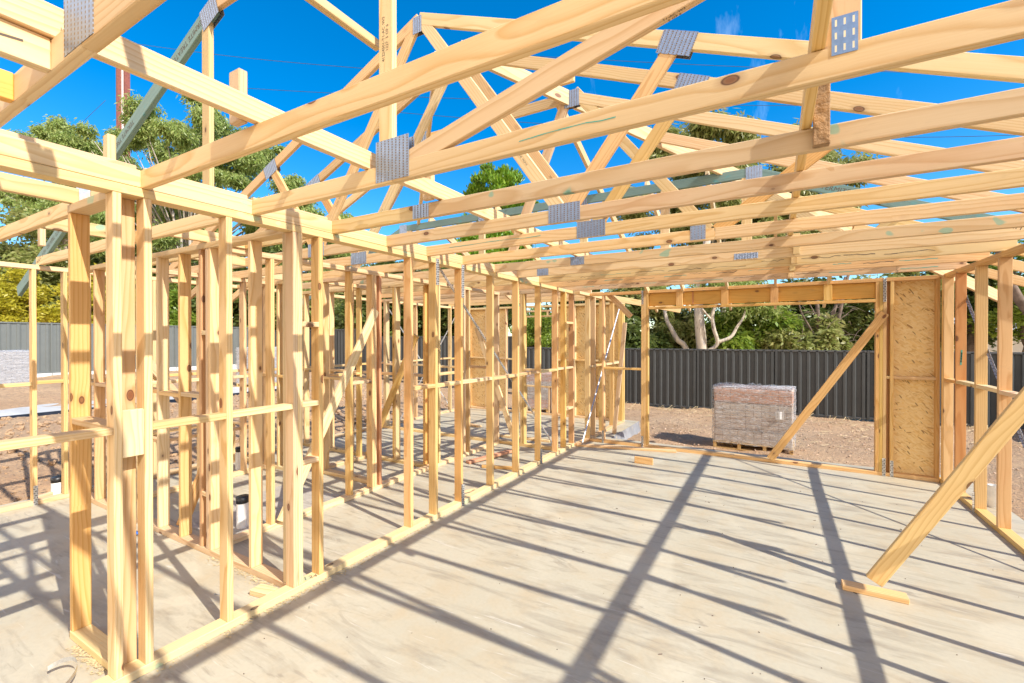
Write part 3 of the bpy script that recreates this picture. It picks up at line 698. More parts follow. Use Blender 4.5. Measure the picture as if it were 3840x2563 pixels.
t5 = gable('gable truss one place behind the tall peak', 3.215, marks=[(-2.5, -1.6, '-y', .01, .002, 2)])
t6, y6 = truncated('flat-topped truss behind the two peaks with a wedge block on its crown', 3.77, .85, splices=(-.4,))
slab('crown_block', (-1.86, y6 - .015, 3.985), (-1.55, y6 + .015, 4.04), P, t6, .004)
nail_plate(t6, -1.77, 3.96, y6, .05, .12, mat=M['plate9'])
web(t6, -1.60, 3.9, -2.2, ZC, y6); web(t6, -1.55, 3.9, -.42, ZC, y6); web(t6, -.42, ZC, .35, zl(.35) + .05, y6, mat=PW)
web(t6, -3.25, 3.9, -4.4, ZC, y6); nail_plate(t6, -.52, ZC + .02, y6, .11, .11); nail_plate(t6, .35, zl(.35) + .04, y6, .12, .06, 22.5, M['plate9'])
t8, y8 = truncated('blue-green treated flat-topped truss over the far half of the room', 4.91, 2.24, blue=2, dp=.10, splices=(-.25,),
    ttexts=[('TERMITE TREATED', .06, .3, '-y', 0, 0), ('TERMITE TREATED', .06, .72, '-y', 0, 0)])
for x in (-4.55, -3.3, -1.9, -1.0, -.24): web(t8, x, ZC + .03, x, 3.26, y8, mat=P, texts=[('MGP10\nPINE', .03, .6, '-y', -90, 0)])
web(t8, -.24, 3.2, .62, ZC, y8); web(t8, .66, ZC, .95, zl(.95) + .05, y8)
nail_plate(t8, -.245, ZC - .005, y8, .205, .055); nail_plate(t8, -2.415, ZC, y8, .15, .085)
for x in (-3.3, -1.9): nail_plate(t8, x, 3.25, y8, .09, .09)
# plain ceiling joists
JG = 'plain ceiling joists'
def joist(label, y, splices=(), marks=(), texts=(), xa=XL + .005, xb=XRr - .005, mat=None, plates=()):
    t = thing('ceiling_joist', label, 'ceiling joist', (0, y, 2.457), JG); yc = y + .0175
    pts = [xa] + list(splices) + [xb]
    for i, (a, b) in enumerate(zip(pts, pts[1:])):
        t2 = [(s, sz, (x - a) / (b - a), f, r, o) for (s, sz, x, f, r, o) in texts if a < x < b]
        m2 = [((x0 - a) / (b - a), (x1 - a) / (b - a), f, o, hw, mi) for (x0, x1, f, o, hw, mi) in marks if a < x0 and x1 < b]
        beam('joist_length', (a + .0005, yc, ZC), (b - .0005, yc, ZC), .035, .09, mat or rp(), t, texts=t2, marks=m2)
    for (x, wd) in plates: nail_plate(t, x, ZC, yc, wd, .085, back=False)
    return t
joist('near plain ceiling joist between the first two trusses', 1.05, texts=[], mat=P)
joist('plain ceiling joist with teal runs and a small plate before the tall peak', 2.19, splices=(-1.9,), plates=((-1.93, .13),), mat=M['pine_teal'])
joist('teal-marked ceiling joist between the wedge-topped truss and the treated truss', 4.38, splices=(-1.76,), plates=((-1.76, .15),), mat=M['pine_teal'])
def scrib(n, seed):
    r = random.Random(seed); out = []; x = -2.6
    while x < 1.3:
        l = r.uniform(.12, .42); out.append((x, x + l, '-y', r.uniform(-.012, .016), r.choice([.0018, .003]), r.choice([1, 1, 2]))); x += l + r.uniform(.02, .16)
    return out
joist('ceiling joist with long scribbled lines, third from the end wall', 5.50, marks=scrib(9, 5), mat=P)
joist('ceiling joist with green dashes, second from the end wall', 6.07, marks=scrib(9, 8), mat=PW)
joist('ceiling joist scribbled with black and green arrows nearest the end wall', 6.68, marks=scrib(9, 3), mat=P, texts=[('MGP12  28', .03, 1.2, '-y', 90, 0)])
for i, (y, l) in enumerate(((7.28, 'first'), (7.88, 'middle'), (8.48, 'last'))):
    joist('%s plain ceiling joist over the far wing' % l, y, xb=-2.675, mat=P)
for i, (y, l) in enumerate(((-.13, 'ceiling joist straight above the viewer, its shadow on the floor'), (-.72, 'ceiling joist behind the viewer'))):
    joist(l, y, mat=P)
# purlins and runners along the house
RG = 'runners across the joists'
def runner(label, x, z, ya, yb, wd=.035, dp=.09, mat=None, cat='timber runner'):
    o = beam('timber_runner', (x, ya, z), (x, yb, z), wd, dp, mat or P, bev=.003); tag(o, label, cat, RG); return o
runner('sunlit runner with swirling grain lying on the joists, left of the tall post', -1.775, 2.595, -1.2, 6.75, mat=M['pine'])
runner('runner seen from below on the joists over the middle of the room', .107, 2.595, -1.2, 6.9, mat=PW)
runner('thin high runner ending at the tall stamped post', -1.742, 3.18, -1.0, 1.66, .035, .045, mat=P)
# nail-on ties beside the runners
def tie(x, y, z0, z1, label, wd=.035, dp=.07, mat=None):
    o = beam('tie_block', (x, y, z0), (x, y, z1), wd, dp, mat or P, up=(1, 0, 0)); tag(o, label, 'tie block', 'tie blocks nailed at the runners'); return o
M['barky'] = plain('bark_edge', (.36, .22, .11), .9, nscale=25, namt=.5, bump=1.5)
tie(.155, 2.165, 2.46, 2.72, 'bark-edged tie block hanging beside the middle runner', .04, .055, M['barky'])
tie(-1.84, 1.02, 2.55, 2.755, 'split-topped tie block standing over the sunlit runner')
tie(-1.84, 2.16, 2.55, 2.80, 'tall tie block on the sunlit runner before the tall peak')
for y, l in ((4.885, 'treated truss'), (5.475, 'long-scribbled joist'), (6.655, 'scribbled joist nearest the end wall'), (6.045, 'joist with green dashes')):
    tie(.165, y, 2.47, 2.66, 'small tie block beside the middle runner at the ' + l, .035, .055)
# blocking on top of the partition between joists
ys = [-.13, .465, 1.05, 1.612, 2.19, 2.72, 3.215, 3.77, 4.38, 4.91, 5.5]
BG = 'blocking on top of the partition'
for i, (a, b) in enumerate(zip(ys, ys[1:])):
    q = ['nearest', 'second', 'third', 'fourth', 'fifth', 'sixth', 'seventh', 'eighth', 'ninth', 'tenth'][i]
    o = beam('blocking', (-2.778, a + .0352, ZC), (-2.778, b - .0002, ZC), .035, .088, M['pine_teal'] if i in (1, 2) else P); tag(o, '%s block between joists along the top of the long partition, counted from the viewer' % q, 'blocking', BG)
for i, (a, b) in enumerate(zip(ys[:4], ys[1:5])):
    o = beam('blocking', (-2.826, a + .0352, ZC + .017), (-2.826, b - .0002, ZC + .017), .034, .122, P); tag(o, 'taller rear block behind the %s block on the long partition' % ['nearest', 'second', 'third', 'fourth'][i], 'blocking', BG)
tie(-2.845 - .02, .96, 2.46, 2.71, 'stub standing on the near corner of the long partition', .035, .055)
tie(-5.2, 1.3, 2.46, 2.72, 'stub standing above the joists at far left', .035, .06)
# trimmers over the rooms at left
for (x, ya, yb, l, m) in ((-3.42, -.09, 1.048, 'sunlit trimmer hung on a steel hanger left of the near corner', P), (-4.35, 1.086, 1.61, 'trimmer with teal drips between joists left of the near corner', M['pine_teal']),
        (-5.4, .5, 1.05, 'short trimmer at far left between joists', P), (-3.87, 1.65, 2.188, 'trimmer above the second partition', P), (-4.8, 2.23, 2.72, 'trimmer over the bathroom', P), (-5.5, 3.25, 3.77, 'trimmer over the bath recess', P)):
    o = beam('trimmer', (x, ya, ZC), (x, yb, ZC), .035, .09, m); tag(o, l, 'trimmer', 'trimmers between joists')
bm = bmesh.new(); box_bm(bm, .06, .0016, .12, (0, 0, 0)); box_bm(bm, .0016, .045, .12, (.021, -.0225, 0)); box_bm(bm, .044, .045, .0016, (0, -.0225, -.058)); box_bm(bm, .0016, .045, .12, (-.021, -.0225, 0))
tag(link('joist_hanger', bm, M['galv'], None, Matrix.Translation((-3.42, 1.0470, ZC))), 'shiny steel joist hanger holding the sunlit trimmer', 'joist hanger')
# two short blocks in front of the nearest truss
for x, l, m in ((-1.79, 'sunlit block with a black smudge butting the nearest truss', P), (-2.12, 'dark shaded block beside the sunlit one under the nearest truss', M['lintel'])):  # second block gets darker orange wood to imitate its shade
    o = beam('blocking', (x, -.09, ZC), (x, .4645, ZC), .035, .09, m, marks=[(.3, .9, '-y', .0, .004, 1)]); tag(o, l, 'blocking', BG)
# hip rafters, jacks and creepers
HG = 'hip and jack rafters'
def rafter(name, label, a, b, wd, dp, mat=None):
    o = beam(name, a, b, wd, dp, mat or P); tag(o, label, 'rafter', HG); return o
def zr(x, y):   # roof height (chord centre line)
    return min(zl(x), 4.157 - PITCH * max(0, (y - 2.97))) + .05
c45 = .7071
rafter('hip_rafter', 'bright hip rafter falling from the ridge to the far right corner', (-2.3, 3.09, zr(-2.3, 3.09) - .02), (2.40, 7.79, 4.157 - PITCH * 4.82 + .03), .035, .13)
rafter('hip_rafter', 'hip rafter falling from the ridge to the far left corner', (-2.54, 3.09, zr(-2.54, 3.09) - .02), (-7.24, 7.79, 4.157 - PITCH * 4.82 + .03), .035, .13)
def jack(x, ya, yb, label, dp=.09): return rafter('jack_rafter', label, (x, ya, 4.157 - PITCH * (ya - 2.97) + .05), (x, yb, 4.157 - PITCH * (yb - 2.97) + .05), .034, dp)
jack(-1.72, 3.81, 7.85, 'bright jack rafter running from the wedge-topped truss over the treated one')
for x, l in ((-1.2, 'first'), (-.6, 'second'), (0.0, 'third'), (.6, 'fourth')):
    jack(x, max(4.95, x + 2.42 + 3.02), 7.85, '%s short jack rafter over the end wall, counting right from the bright one' % l)
for x, l in ((-3.1, 'right'), (-4.2, 'left')): jack(x, 4.95, 7.2, '%s jack rafter above the far rooms' % l)
for y, l in ((4.40, 'nearest'), (5.52, 'second'), (6.09, 'third'), (6.70, 'last')):
    xs_ = y - 2.97 + XR + .03
    rafter('creeper_rafter', '%s creeper rafter sloping out over the right wall from the hip' % l, (xs_, y, zl(xs_) + .05), (2.40, y, zl(2.40) + .05), .034, .09)
# wing eaves: a raking piece seen beside the left post of the opening
rafter('outrigger', 'pale outrigger passing behind the left post of the opening', (-2.66, 7.95, 2.46), (-1.42, 8.3, 2.20), .035, .10)
rafter('short_strut', 'short strut angled under the plate beside the silver brace', (-2.38, 7.30, 2.44), (-2.02, 7.34, 2.06), .035, .09)

# ================================================================== PROPS AND OFFCUTS
def prop(name, label, a, b, wd=.035, dp=.09, up=None, mat=None, cat='timber prop', group=None, **k):
    d = Vector(b) - Vector(a); up = up or Vector((-d.z, 0, d.x)); o = beam(name, a, b, wd, dp, mat or PW, up=up, **k); tag(o, label, cat, group or 'leaning timber braces'); return o
prop('timber_prop', 'big sloping prop in the right foreground standing on a floor block', (.585, 3.9, .055), (1.742, 3.9, 2.10), .035, .10)
prop('timber_prop', 'timber brace leaning across the wide opening in front of the brick pallet', (-.055, 7.165, .055), (1.17, 7.165, 2.02), .035, .095)
prop('timber_prop', 'sunlit timber leaning across the second partition', (-3.845, 2.50, .055), (-3.845, 3.62, 2.02), .035, .09, up=Vector((0, -2, 1.1)), mat=P)
prop('timber_prop', 'dark brace leaning deeper in the house behind the partition', (-5.0, 4.56, .05), (-4.1, 4.56, 1.75), .033, .09)
prop('timber_prop', 'brace crossing the rear cross wall the other way', (-4.3, 6.26, 1.9), (-3.55, 6.26, .05), .033, .09, mat=P)
prop('timber_stake', 'pale stake leaning against the corner of the far wing', (-2.50, 7.99, .0), (-2.31, 8.0, 1.99), .035, .07, mat=P)
prop('timber_prop', 'leaning offcut behind the left cross wall', (-4.62, 2.05, .02), (-4.62, 2.35, .75), .035, .09, up=Vector((0, -1, .4)), mat=PW)
prop('timber_prop', 'pale brace high at far left behind the near post', (-6.50, 2.2, 1.9), (-6.50, 2.9, .9), .033, .09, up=Vector((0, 1, .7)), mat=P)
OG = 'loose timber on the floor'
def loose(label, a, b, wd, dp, mat=None, cat='offcut', up=(0, 0, 1)):
    o = beam('timber_offcut', a, b, wd, dp, mat or P, up=up); tag(o, label, cat, OG); return o
loose('flat block pinned under the foot of the big prop', (.40, 3.823, .0185), (.748, 3.823, .0185), .09, .035, PW)
loose('long loose stick lying from the partition end to the opening', (-2.72, 6.77, .0185), (-1.28, 7.13, .0185), .09, .035, P)
loose('small offcut lying alone on the open floor', (-1.665, 6.24, .0465), (-1.42, 6.25, .0465), .035, .09, PW)
loose('notched offcut on the floor at the foot of the double stud', (-3.02, 1.775, .019), (-2.87, 1.80, .019), .09, .036, P)
loose('reddish plank leaning on rubble behind the partition studs', (-3.62, 5.05, .02), (-3.35, 5.75, .06), .09, .035, PR)
loose('short stick lying behind the partition', (-3.35, 5.0, .02), (-2.95, 5.12, .02), .045, .035, PW)
loose('splinter heap stick on the partition plate', (-3.0, 3.95, .02), (-2.9, 4.2, .02), .04, .02, P)
loose('offcut on the far wing floor', (-5.2, 7.3, .02), (-4.9, 7.25, .02), .09, .035, P)
loose('offcut lying by the far window', (-4.2, 6.75, .02), (-3.2, 6.8, .02), .09, .035, P)
loose('thin length lying against the outer left plate', (-6.75, 1.62, .02), (-6.75, 1.85, .05), .05, .035, P)
# bath hob frame
bh = thing('bath_frame', 'low timber frame for a bath in the left rooms', 'bath frame', (-6.1, 2.9, 0))
for y in (2.44, 3.5): beam('rail', (-6.54, y, .56), (-5.852, y, .56), .07, .035, P, bh)
for x in (-6.5, -5.90): beam('rail', (x, 2.477, .565), (x, 3.463, .565), .07, .034, P, bh)
for x in (-6.48, -5.88):
    for y in (2.44, 3.5): beam('leg', (x, y, .0), (x, y, .541), .035, .07, P, bh, up=(1, 0, 0))
# plumbing stubs
def pipe(label, x, y, h, r=.05, z0=0, capped=True):
    t = thing('pipe_stub', label, 'pipe', (x, y, z0), 'plumbing stubs through the slab'); bm = bmesh.new()
    bmesh.ops.create_cone(bm, cap_ends=not True, segments=28, radius1=r, radius2=r, depth=h, matrix=Matrix.Translation((0, 0, h / 2)))
    bmesh.ops.create_cone(bm, cap_ends=False, segments=28, radius1=r * .9, radius2=r * .9, depth=h, matrix=Matrix.Translation((0, 0, h / 2)))
    link('tube', bm, M['pvc'], t, Matrix.Translation((x, y, z0)), True)
    if capped:
        bm = bmesh.new(); bmesh.ops.create_cone(bm, cap_ends=True, segments=28, radius1=r * 1.04, radius2=r * 1.06, depth=.055, matrix=Matrix.Translation((0, 0, h - .015)) @ Matrix.Rotation(R(4), 4, 'X'))
        link('taped_cap', bm, M['tape'], t, Matrix.Translation((x, y, z0)), True)
pipe('white pipe stub with a splashed black cap on rough screed', -4.153, 2.327, .27, .05)
pipe('white capped pipe stub outside the left wall plate', -6.755, 1.80, .19, .052)
pipe('far small white pipe with a black cap by the bath frame', -6.03, 3.34, .28, .045)
pipe('plain white open pipe outside the right wall', 1.93, 6.42, .27, .058, -.05, False)
bm = bmesh.new(); tube_bm(bm, [(-4.83, 1.80, .012), (-4.78, 1.76, .03), (-4.70, 1.78, .02), (-4.74, 1.82, .01)], .01, 6); tag(link('strapping_scrap', bm, M['blue_plastic']), 'scrap of bright blue strapping by the cross wall plate', 'plastic scrap')
bm = bmesh.new(); prev = None; m = M['strap']
for i in range(40):
    a = i / 39 * 3.6; r = .11 - i * .0006; cx, cy = -3.03, .79
    x = cx + r * math.cos(a - .6) - .003 * i * .3; y = cy + r * .9 * math.sin(a - .6) ; z = .02 + .05 * math.sin(a * .7) ** 2
    cur = [bm.verts.new((x, y, z)), bm.verts.new((x * 1.0 - .004, y, z + .02))]
    if prev: bm.faces.new((prev[0], cur[0], cur[1], prev[1])).smooth = True
    prev = cur
tag(link('strap_offcut', bm, M['galv']), 'curled offcut of punched metal strap at the near wall corner', 'metal strap')
for (x, y, a, l) in ((-3.22, 1.62, .4, 'nail by the notched offcut'), (-2.9, 2.32, 1.2, 'bent nail on the partition plate edge')):
    bm = bmesh.new(); tube_bm(bm, [(x, y, .004), (x + .07 * math.cos(a), y + .07 * math.sin(a), .006)], .0022, 6); bmesh.ops.create_cone(bm, cap_ends=True, segments=10, radius1=.006, radius2=.006, depth=.002, matrix=Matrix.Translation((x, y, .005)) @ Matrix.Rotation(a, 4, 'Z') @ Matrix.Rotation(R(90), 4, 'Y'))
    tag(link('nail', bm, M['galv']), 'loose ' + l if not l.startswith('bent') else l, 'nail')
rnd = random.Random(31); bm = bmesh.new()
for i in range(120):
    x = rnd.uniform(-2.6, 1.6); y = rnd.uniform(1.2, 6.9); a = rnd.uniform(0, 6.3); l = rnd.choice([.004, .005, .006, .007, .009, .022]); wd = rnd.uniform(.0015, .003)
    m4 = Matrix.Translation((x, y, .003)) @ Matrix.Rotation(a, 4, 'Z') @ Matrix.Diagonal((l, wd, .004, 1)); bmesh.ops.create_cube(bm, size=1, matrix=m4)
o = link('floor_debris', bm, M['bark_brown']); o['kind'] = 'stuff'; tag(o, 'specks and splinters strewn on the concrete floor', 'debris')
# ================================================================== FENCES
import numpy as np
FG = 'steel boundary fences'
def panel_bm(wd, h, pitch, dpt):
    bm = bmesh.new(); pr = []; n = int(round(wd / pitch)); pitch = wd / n
    for i in range(n):
        x = -wd / 2 + i * pitch
        pr += [(x, 0), (x + pitch * .44, 0), (x + pitch * .50, -dpt), (x + pitch * .76, -dpt), (x + pitch * .97, 0)]
    pr.append((wd / 2, 0))
    lo = [bm.verts.new((x, y, 0)) for x, y in pr]; hi = [bm.verts.new((x, y, h)) for x, y in pr]
    for i in range(len(pr) - 1): bm.faces.new((lo[i], lo[i + 1], hi[i + 1], hi[i]))
    return bm
def fence(label, p0, p1, zb0, zb1, zt, mat, pitch=.195, dpt=.04, wd=1.945, plinth=0):
    p0 = Vector((*p0, 0)); p1 = Vector((*p1, 0)); d = (p1 - p0); ln = d.length; d.normalize(); ang = math.atan2(d.y, d.x)
    t = thing('fence', label, 'fence', ((p0 + p1) / 2).to_tuple(), FG); n = max(1, int(round(ln / wd))); wd = ln / n
    src = None
    for i in range(n):
        c = p0 + d * wd * (i + .5); zb = zb0 + (zb1 - zb0) * (i + .5) / n
        m4 = Matrix.Translation((c.x, c.y, zb + plinth)) @ Matrix.Rotation(ang, 4, 'Z')
        link('panel', panel_bm(wd - .05, zt - zb - plinth - .02, pitch, dpt), mat, t, m4)
        bm = bmesh.new(); box_bm(bm, wd - .052, .06, .05, (0, -.01, zt - zb - plinth - .022), .006); link('top_rail', bm, M['fence_cap'] if mat == M['fence'] else mat, t, m4); bm = bmesh.new(); box_bm(bm, wd - .052, .055, .045, (0, -.01, .03), .006); link('bottom_rail', bm, M['fence_cap'] if mat == M['fence'] else mat, t, m4)
        if plinth:
            bm = bmesh.new(); box_bm(bm, wd - .02, .15, plinth + .3, (0, 0, -plinth / 2 - .15)); link('plinth_sleeper', bm, M['plinth'], t, m4)
    for i in range(n + 1):
        c = p0 + d * wd * i; zb = zb0 + (zb1 - zb0) * i / n
        bm = bmesh.new(); box_bm(bm, .05, .075, zt - zb + .02, (0, -.005, 0), .004); link('post', bm, mat, t, Matrix.Translation((c.x, c.y, (zt + zb) / 2)) @ Matrix.Rotation(ang, 4, 'Z'))
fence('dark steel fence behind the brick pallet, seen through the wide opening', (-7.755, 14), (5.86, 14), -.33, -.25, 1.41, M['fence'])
fence('dark steel fence one step higher, glimpsed between the far studs', (-15.5, 14.02), (-7.8, 14.02), .12, -.10, 1.80, M['fence'])
fence('dark steel fence at the far left corner behind the wrapped pack', (-23.0, 14.04), (-15.55, 14.04), .32, .14, 2.14, M['fence'])
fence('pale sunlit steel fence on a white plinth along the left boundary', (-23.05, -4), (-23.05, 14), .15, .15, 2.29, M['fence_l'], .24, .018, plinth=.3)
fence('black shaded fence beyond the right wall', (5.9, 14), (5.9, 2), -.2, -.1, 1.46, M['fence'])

# ================================================================== BRICK PACKS
PG = 'wrapped brick pallets'
def wrap_bm(lx, ly, z0, z1, seed, bulge=.02):
    rnd = random.Random(seed); bm = bmesh.new(); nx, ny, nz_ = 22, 14, 16; rings = []
    per = [(-lx / 2 + lx * i / nx, -ly / 2) for i in range(nx)] + [(lx / 2, -ly / 2 + ly * i / ny) for i in range(ny)] + [(lx / 2 - lx * i / nx, ly / 2) for i in range(nx)] + [(-lx / 2, ly / 2 - ly * i / ny) for i in range(ny)]
    for k in range(nz_ + 1):
        z = z0 + (z1 - z0) * k / nz_; r = []
        for i, (x, y) in enumerate(per):
            q = 1 + (rnd.uniform(.2, 1) * bulge + .008 * math.sin(k * 2.2 + i * .7)) / max(lx, ly) * 2
            r.append(bm.verts.new((x * q, y * q, z + rnd.uniform(-.006, .006) + (rnd.uniform(-.01, .03) if k == nz_ else 0))))
        rings.append(r)
    for A_, B_ in zip(rings, rings[1:]):
        for i in range(len(per)): bm.faces.new((A_[i], A_[(i + 1) % len(per)], B_[(i + 1) % len(per)], B_[i])).smooth = True
    c = bm.verts.new((0, 0, z1 + .012)); r = rings[-1]
    for i in range(len(per)): bm.faces.new((r[i], r[(i + 1) % len(per)], c)).smooth = True
    return bm
def pack(label, x, y, z, lx, ly, hs, mats, ang=0, pallet=True, seed=1, topm=None, tagged=False):
    t = thing('brick_pallet', label, 'brick pallet', (x, y, z), PG); m0 = Matrix.Translation((x, y, z)) @ Matrix.Rotation(ang, 4, 'Z'); zz = 0
    if pallet:
        bm = bmesh.new(); zz = .125
        for k in range(6): box_bm(bm, lx, ly / 8, .018, (0, -ly / 2 + ly / 16 + k * (ly - ly / 8) / 5, .113), .002)
        for k in range(4):
            for j in (-1, 0, 1): box_bm(bm, .05, .09, .085, (-lx / 2 + .03 + k * (lx - .06) / 3, j * (ly / 2 - .05), .0615), .003)
        for j in (-1, 0, 1): box_bm(bm, lx, .09, .018, (0, j * (ly / 2 - .05), .009), .002)
        link('pallet', bm, PW, t, m0)
    rnd = random.Random(seed)
    for i, (h, m) in enumerate(zip(hs, mats)):
        s = rnd.uniform(-.012, .006); bm = bmesh.new(); box_bm(bm, lx - .03 + s, ly - .03 + s, h - .004, (0, 0, zz + h / 2), .006)
        link('brick_layer', bm, m, t, m0); zz += h
    if topm: bm = bmesh.new(); box_bm(bm, lx - .06, ly - .06, .006, (0, 0, zz + .003)); link('top_bricks', bm, topm, t, m0)
    link('plastic_wrap', wrap_bm(lx, ly, .10 if pallet else .02, zz + .012, seed), M['film'], t, m0)
    if tagged:
        bm = bmesh.new(); bmesh.ops.create_grid(bm, x_segments=4, y_segments=4, size=.06, matrix=Matrix.Translation((lx * .34, -ly / 2 - .028, zz * .62)) @ Matrix.Rotation(R(90), 4, 'X'))
        for v in bm.verts: v.co.y += .008 * math.sin(v.co.x * 60)
        for k in range(4): add_text(bm, 'PGH 76 230', .016, Matrix.Translation((lx * .34, -ly / 2 - .038, zz * .62 + .036 - .024 * k)) @ Matrix.Rotation(R(90), 4, 'X'))
        link('tag', bm, [M['white'], M['ink']], t, m0)
pack('wrapped pack of pale and pinkish bricks on a wooden pallet behind the opening', -.315, 8.93, -.175, 1.19, .80, (.225, .225, .225, .235), (M['brick_b'], M['brick_a'], M['brick_b'], M['brick_pink']), R(-3), seed=3, topm=M['brick_top'], tagged=True)
pack('wrapped pack of pinkish bricks outside the far window', -5.15, 10.65, -.16, 1.15, .85, (.22, .22, .22, .22), (M['brick_pink'], M['brick_a'], M['brick_b'], M['brick_pink']), R(6), seed=5)
pack('tall pack in cloudy wrap standing at the end of the neighbouring slab', -15.0, 9.2, .12, 1.0, 1.4, (.3, .3, .3, .25), (M['brick_grey'],) * 4, R(8), seed=7)
for i, (yy, l) in enumerate(((1.1, 'nearest'), (2.55, 'middle'), (4.05, 'farthest'))):
    pack('%s of three grey brick packs in a row on the neighbouring slab' % l, -20.3, yy, .12, 1.0, 1.42, (.28, .28, .28, .24), (M['brick_grey'],) * 4, R(1), seed=10 + i)

# ================================================================== TREES
def leaves(name, clumps, n, ll, lw, droop, mat, parent, seed, m_in=.55, fill=1.0):
    """clumps: (x, y, z, rx, rz). n leaves in all, spread near each clump's shell; droop -1 hangs, +1 stands."""
    rg = np.random.default_rng(seed); cl = np.array([c[:5] for c in clumps], float)
    wts = cl[:, 3] ** 2; wts /= wts.sum(); idx = rg.choice(len(cl), n, p=wts)
    d = rg.normal(size=(n, 3)); d /= np.linalg.norm(d, axis=1)[:, None]
    rad = (m_in + (1 - m_in) * rg.random(n)) * (1 + .18 * rg.normal(size=n))
    c = cl[idx]; pos = c[:, :3] + d * rad[:, None] * np.stack([c[:, 3], c[:, 3], c[:, 4]], 1)
    ax = rg.normal(size=(n, 3)) * .75 + d * .35; ax[:, 2] = ax[:, 2] * .45 + droop
    ax /= np.linalg.norm(ax, axis=1)[:, None]
    sd = np.cross(ax, rg.normal(size=(n, 3))); sd /= np.linalg.norm(sd, axis=1)[:, None] + 1e-9
    L_ = ll * (.6 + .8 * rg.random(n))[:, None]; W_ = lw * (.7 + .6 * rg.random(n))[:, None]
    v = np.stack([pos, pos + ax * L_ * .45 + sd * W_ * .5, pos + ax * L_, pos + ax * L_ * .45 - sd * W_ * .5], 1).reshape(-1, 3)
    me = bpy.data.meshes.new(name); me.vertices.add(4 * n); me.vertices.foreach_set('co', v.astype(np.float32).ravel())
    me.loops.add(4 * n); me.loops.foreach_set('vertex_index', np.arange(4 * n, dtype=np.int32)); me.polygons.add(n)
    me.polygons.foreach_set('loop_start', np.arange(0, 4 * n, 4, dtype=np.int32)); me.polygons.foreach_set('loop_total', np.full(n, 4, dtype=np.int32))
    me.update(calc_edges=True); me.materials.append(mat)
    o = bpy.data.objects.new(name, me); COL.objects.link(o); o.parent = parent; WM[o.name] = Matrix.Identity(4); o.matrix_basis = WM[parent.name].inverted(); return o
def branchy(bm, rnd, p, q, r0, r1, wob, seg=7, n=5):
    p = Vector(p); q = Vector(q); pts = []
    for i in range(n + 1):
        t = i / n; v = p.lerp(q, t) + Vector((rnd.uniform(-1, 1), rnd.uniform(-1, 1), rnd.uniform(-.6, .6))) * wob * math.sin(t * math.pi); pts.append(v)
    tube_bm(bm, pts, [r0 + (r1 - r0) * i / n for i in range(n + 1)], seg); return pts
def tree(name, label, x, y, z0, crown, n, ll, lw, droop, lm, bm_mat, tr=.2, seed=1, nclump=40, group='trees behind the fences', fork=.35, m_in=.5, csz=(.22, .36), twigs=1.0):
    """crown: list of ellipsoids (dx, dy, z, rx, rz)"""
    rnd = random.Random(seed); t = thing(name, label, 'tree', (x, y, z0), group); cl = []
    tot = sum(c[3] ** 2 * c[4] for c in crown)
    for (dx, dy, cz, rx, rz) in crown:
        k = max(3, int(nclump * rx ** 2 * rz / tot))
        for i in range(k):
            u = Vector((rnd.gauss(0, 1), rnd.gauss(0, 1), rnd.gauss(0, 1))).normalized() * (rnd.random() ** .40)
            s = rnd.uniform(*csz) * min(rx, rz * 1.2)
            cl.append((x + dx + u.x * rx * .86, y + dy + u.y * rx * .86, cz + u.z * rz * .86, s, s * rnd.uniform(.6, 1.0)))
    bm = bmesh.new(); zc = min(c[2] - c[4] * .5 for c in crown); top = Vector((x + crown[0][0] * .5, y + crown[0][1] * .5, max(z0 + 1, zc)))
    tr_pts = branchy(bm, rnd, (x, y, z0 - .2), top, tr, tr * .7, tr * .8, 9)
    for c in cl:
        if rnd.random() < .75 * twigs:
            q = Vector(c[:3]); mid = top.lerp(q, fork) + Vector((0, 0, .12 * (q - top).length))
            branchy(bm, rnd, tr_pts[rnd.choice([-1, -1, -2])], mid, tr * .42, tr * .22, .15, 5, 3); branchy(bm, rnd, mid, q, tr * .22, .012, .2, 4, 3)
    link('trunk', bm, bm_mat, t); leaves('crown', cl, n, ll, lw, droop, lm, t, seed, m_in); return t
def at(px, py, d):      # a point in the world on the photo's ray at depth d (used once, to place far trees)
    f = 1706.; yaw = math.atan2(987, f)
    fw = Vector((-math.sin(yaw), math.cos(yaw), 0)); rt = Vector((math.cos(yaw), math.sin(yaw), 0)); v = fw * d + rt * ((px - 1920) / f * d)
    return v.x, v.y, 1.7 + (1272 - py) / f * d
x, y, z = at(700, 600, 34)
tree('gum_tree', 'tallest gum tree with drooping olive leaves at left, pale limbs showing', x, y, .5, [(.6, 0, 15.2, 5.2, 5.4), (-3.9, -2.7, 14.6, 4.2, 4.6), (-5.0, -3.4, 10.6, 3.0, 3.4), (4.2, 3.0, 12.4, 4.6, 5.2), (7.2, 5.0, 9.2, 4.6, 4.4), (-1.5, -1.2, 8.6, 5.4, 4.0), (3.5, 2.6, 6.5, 5.0, 3.0)], 170000, .30, .085, -1.0, M['leaf_gum'], M['gum'], .34, 11, 170, csz=(.12, .22), m_in=.3)
x, y, z = at(250, 640, 38)
tree('gum_tree', 'smaller gum tree with a rounded crown at the far left edge', x, y, .5, [(-.6, -.4, 16.8, 3.6, 3.4), (3.6, 2.4, 14.6, 3.6, 3.2), (-2.8, -1.8, 14.2, 3.0, 2.8), (5.6, 3.8, 12.4, 3.6, 3.0), (1, .6, 11.2, 5.0, 3)], 90000, .30, .085, -1.0, M['leaf_gum'], M['gum'], .28, 12, 80, csz=(.17, .30), m_in=.35)
x, y, z = at(1190, 860, 40)
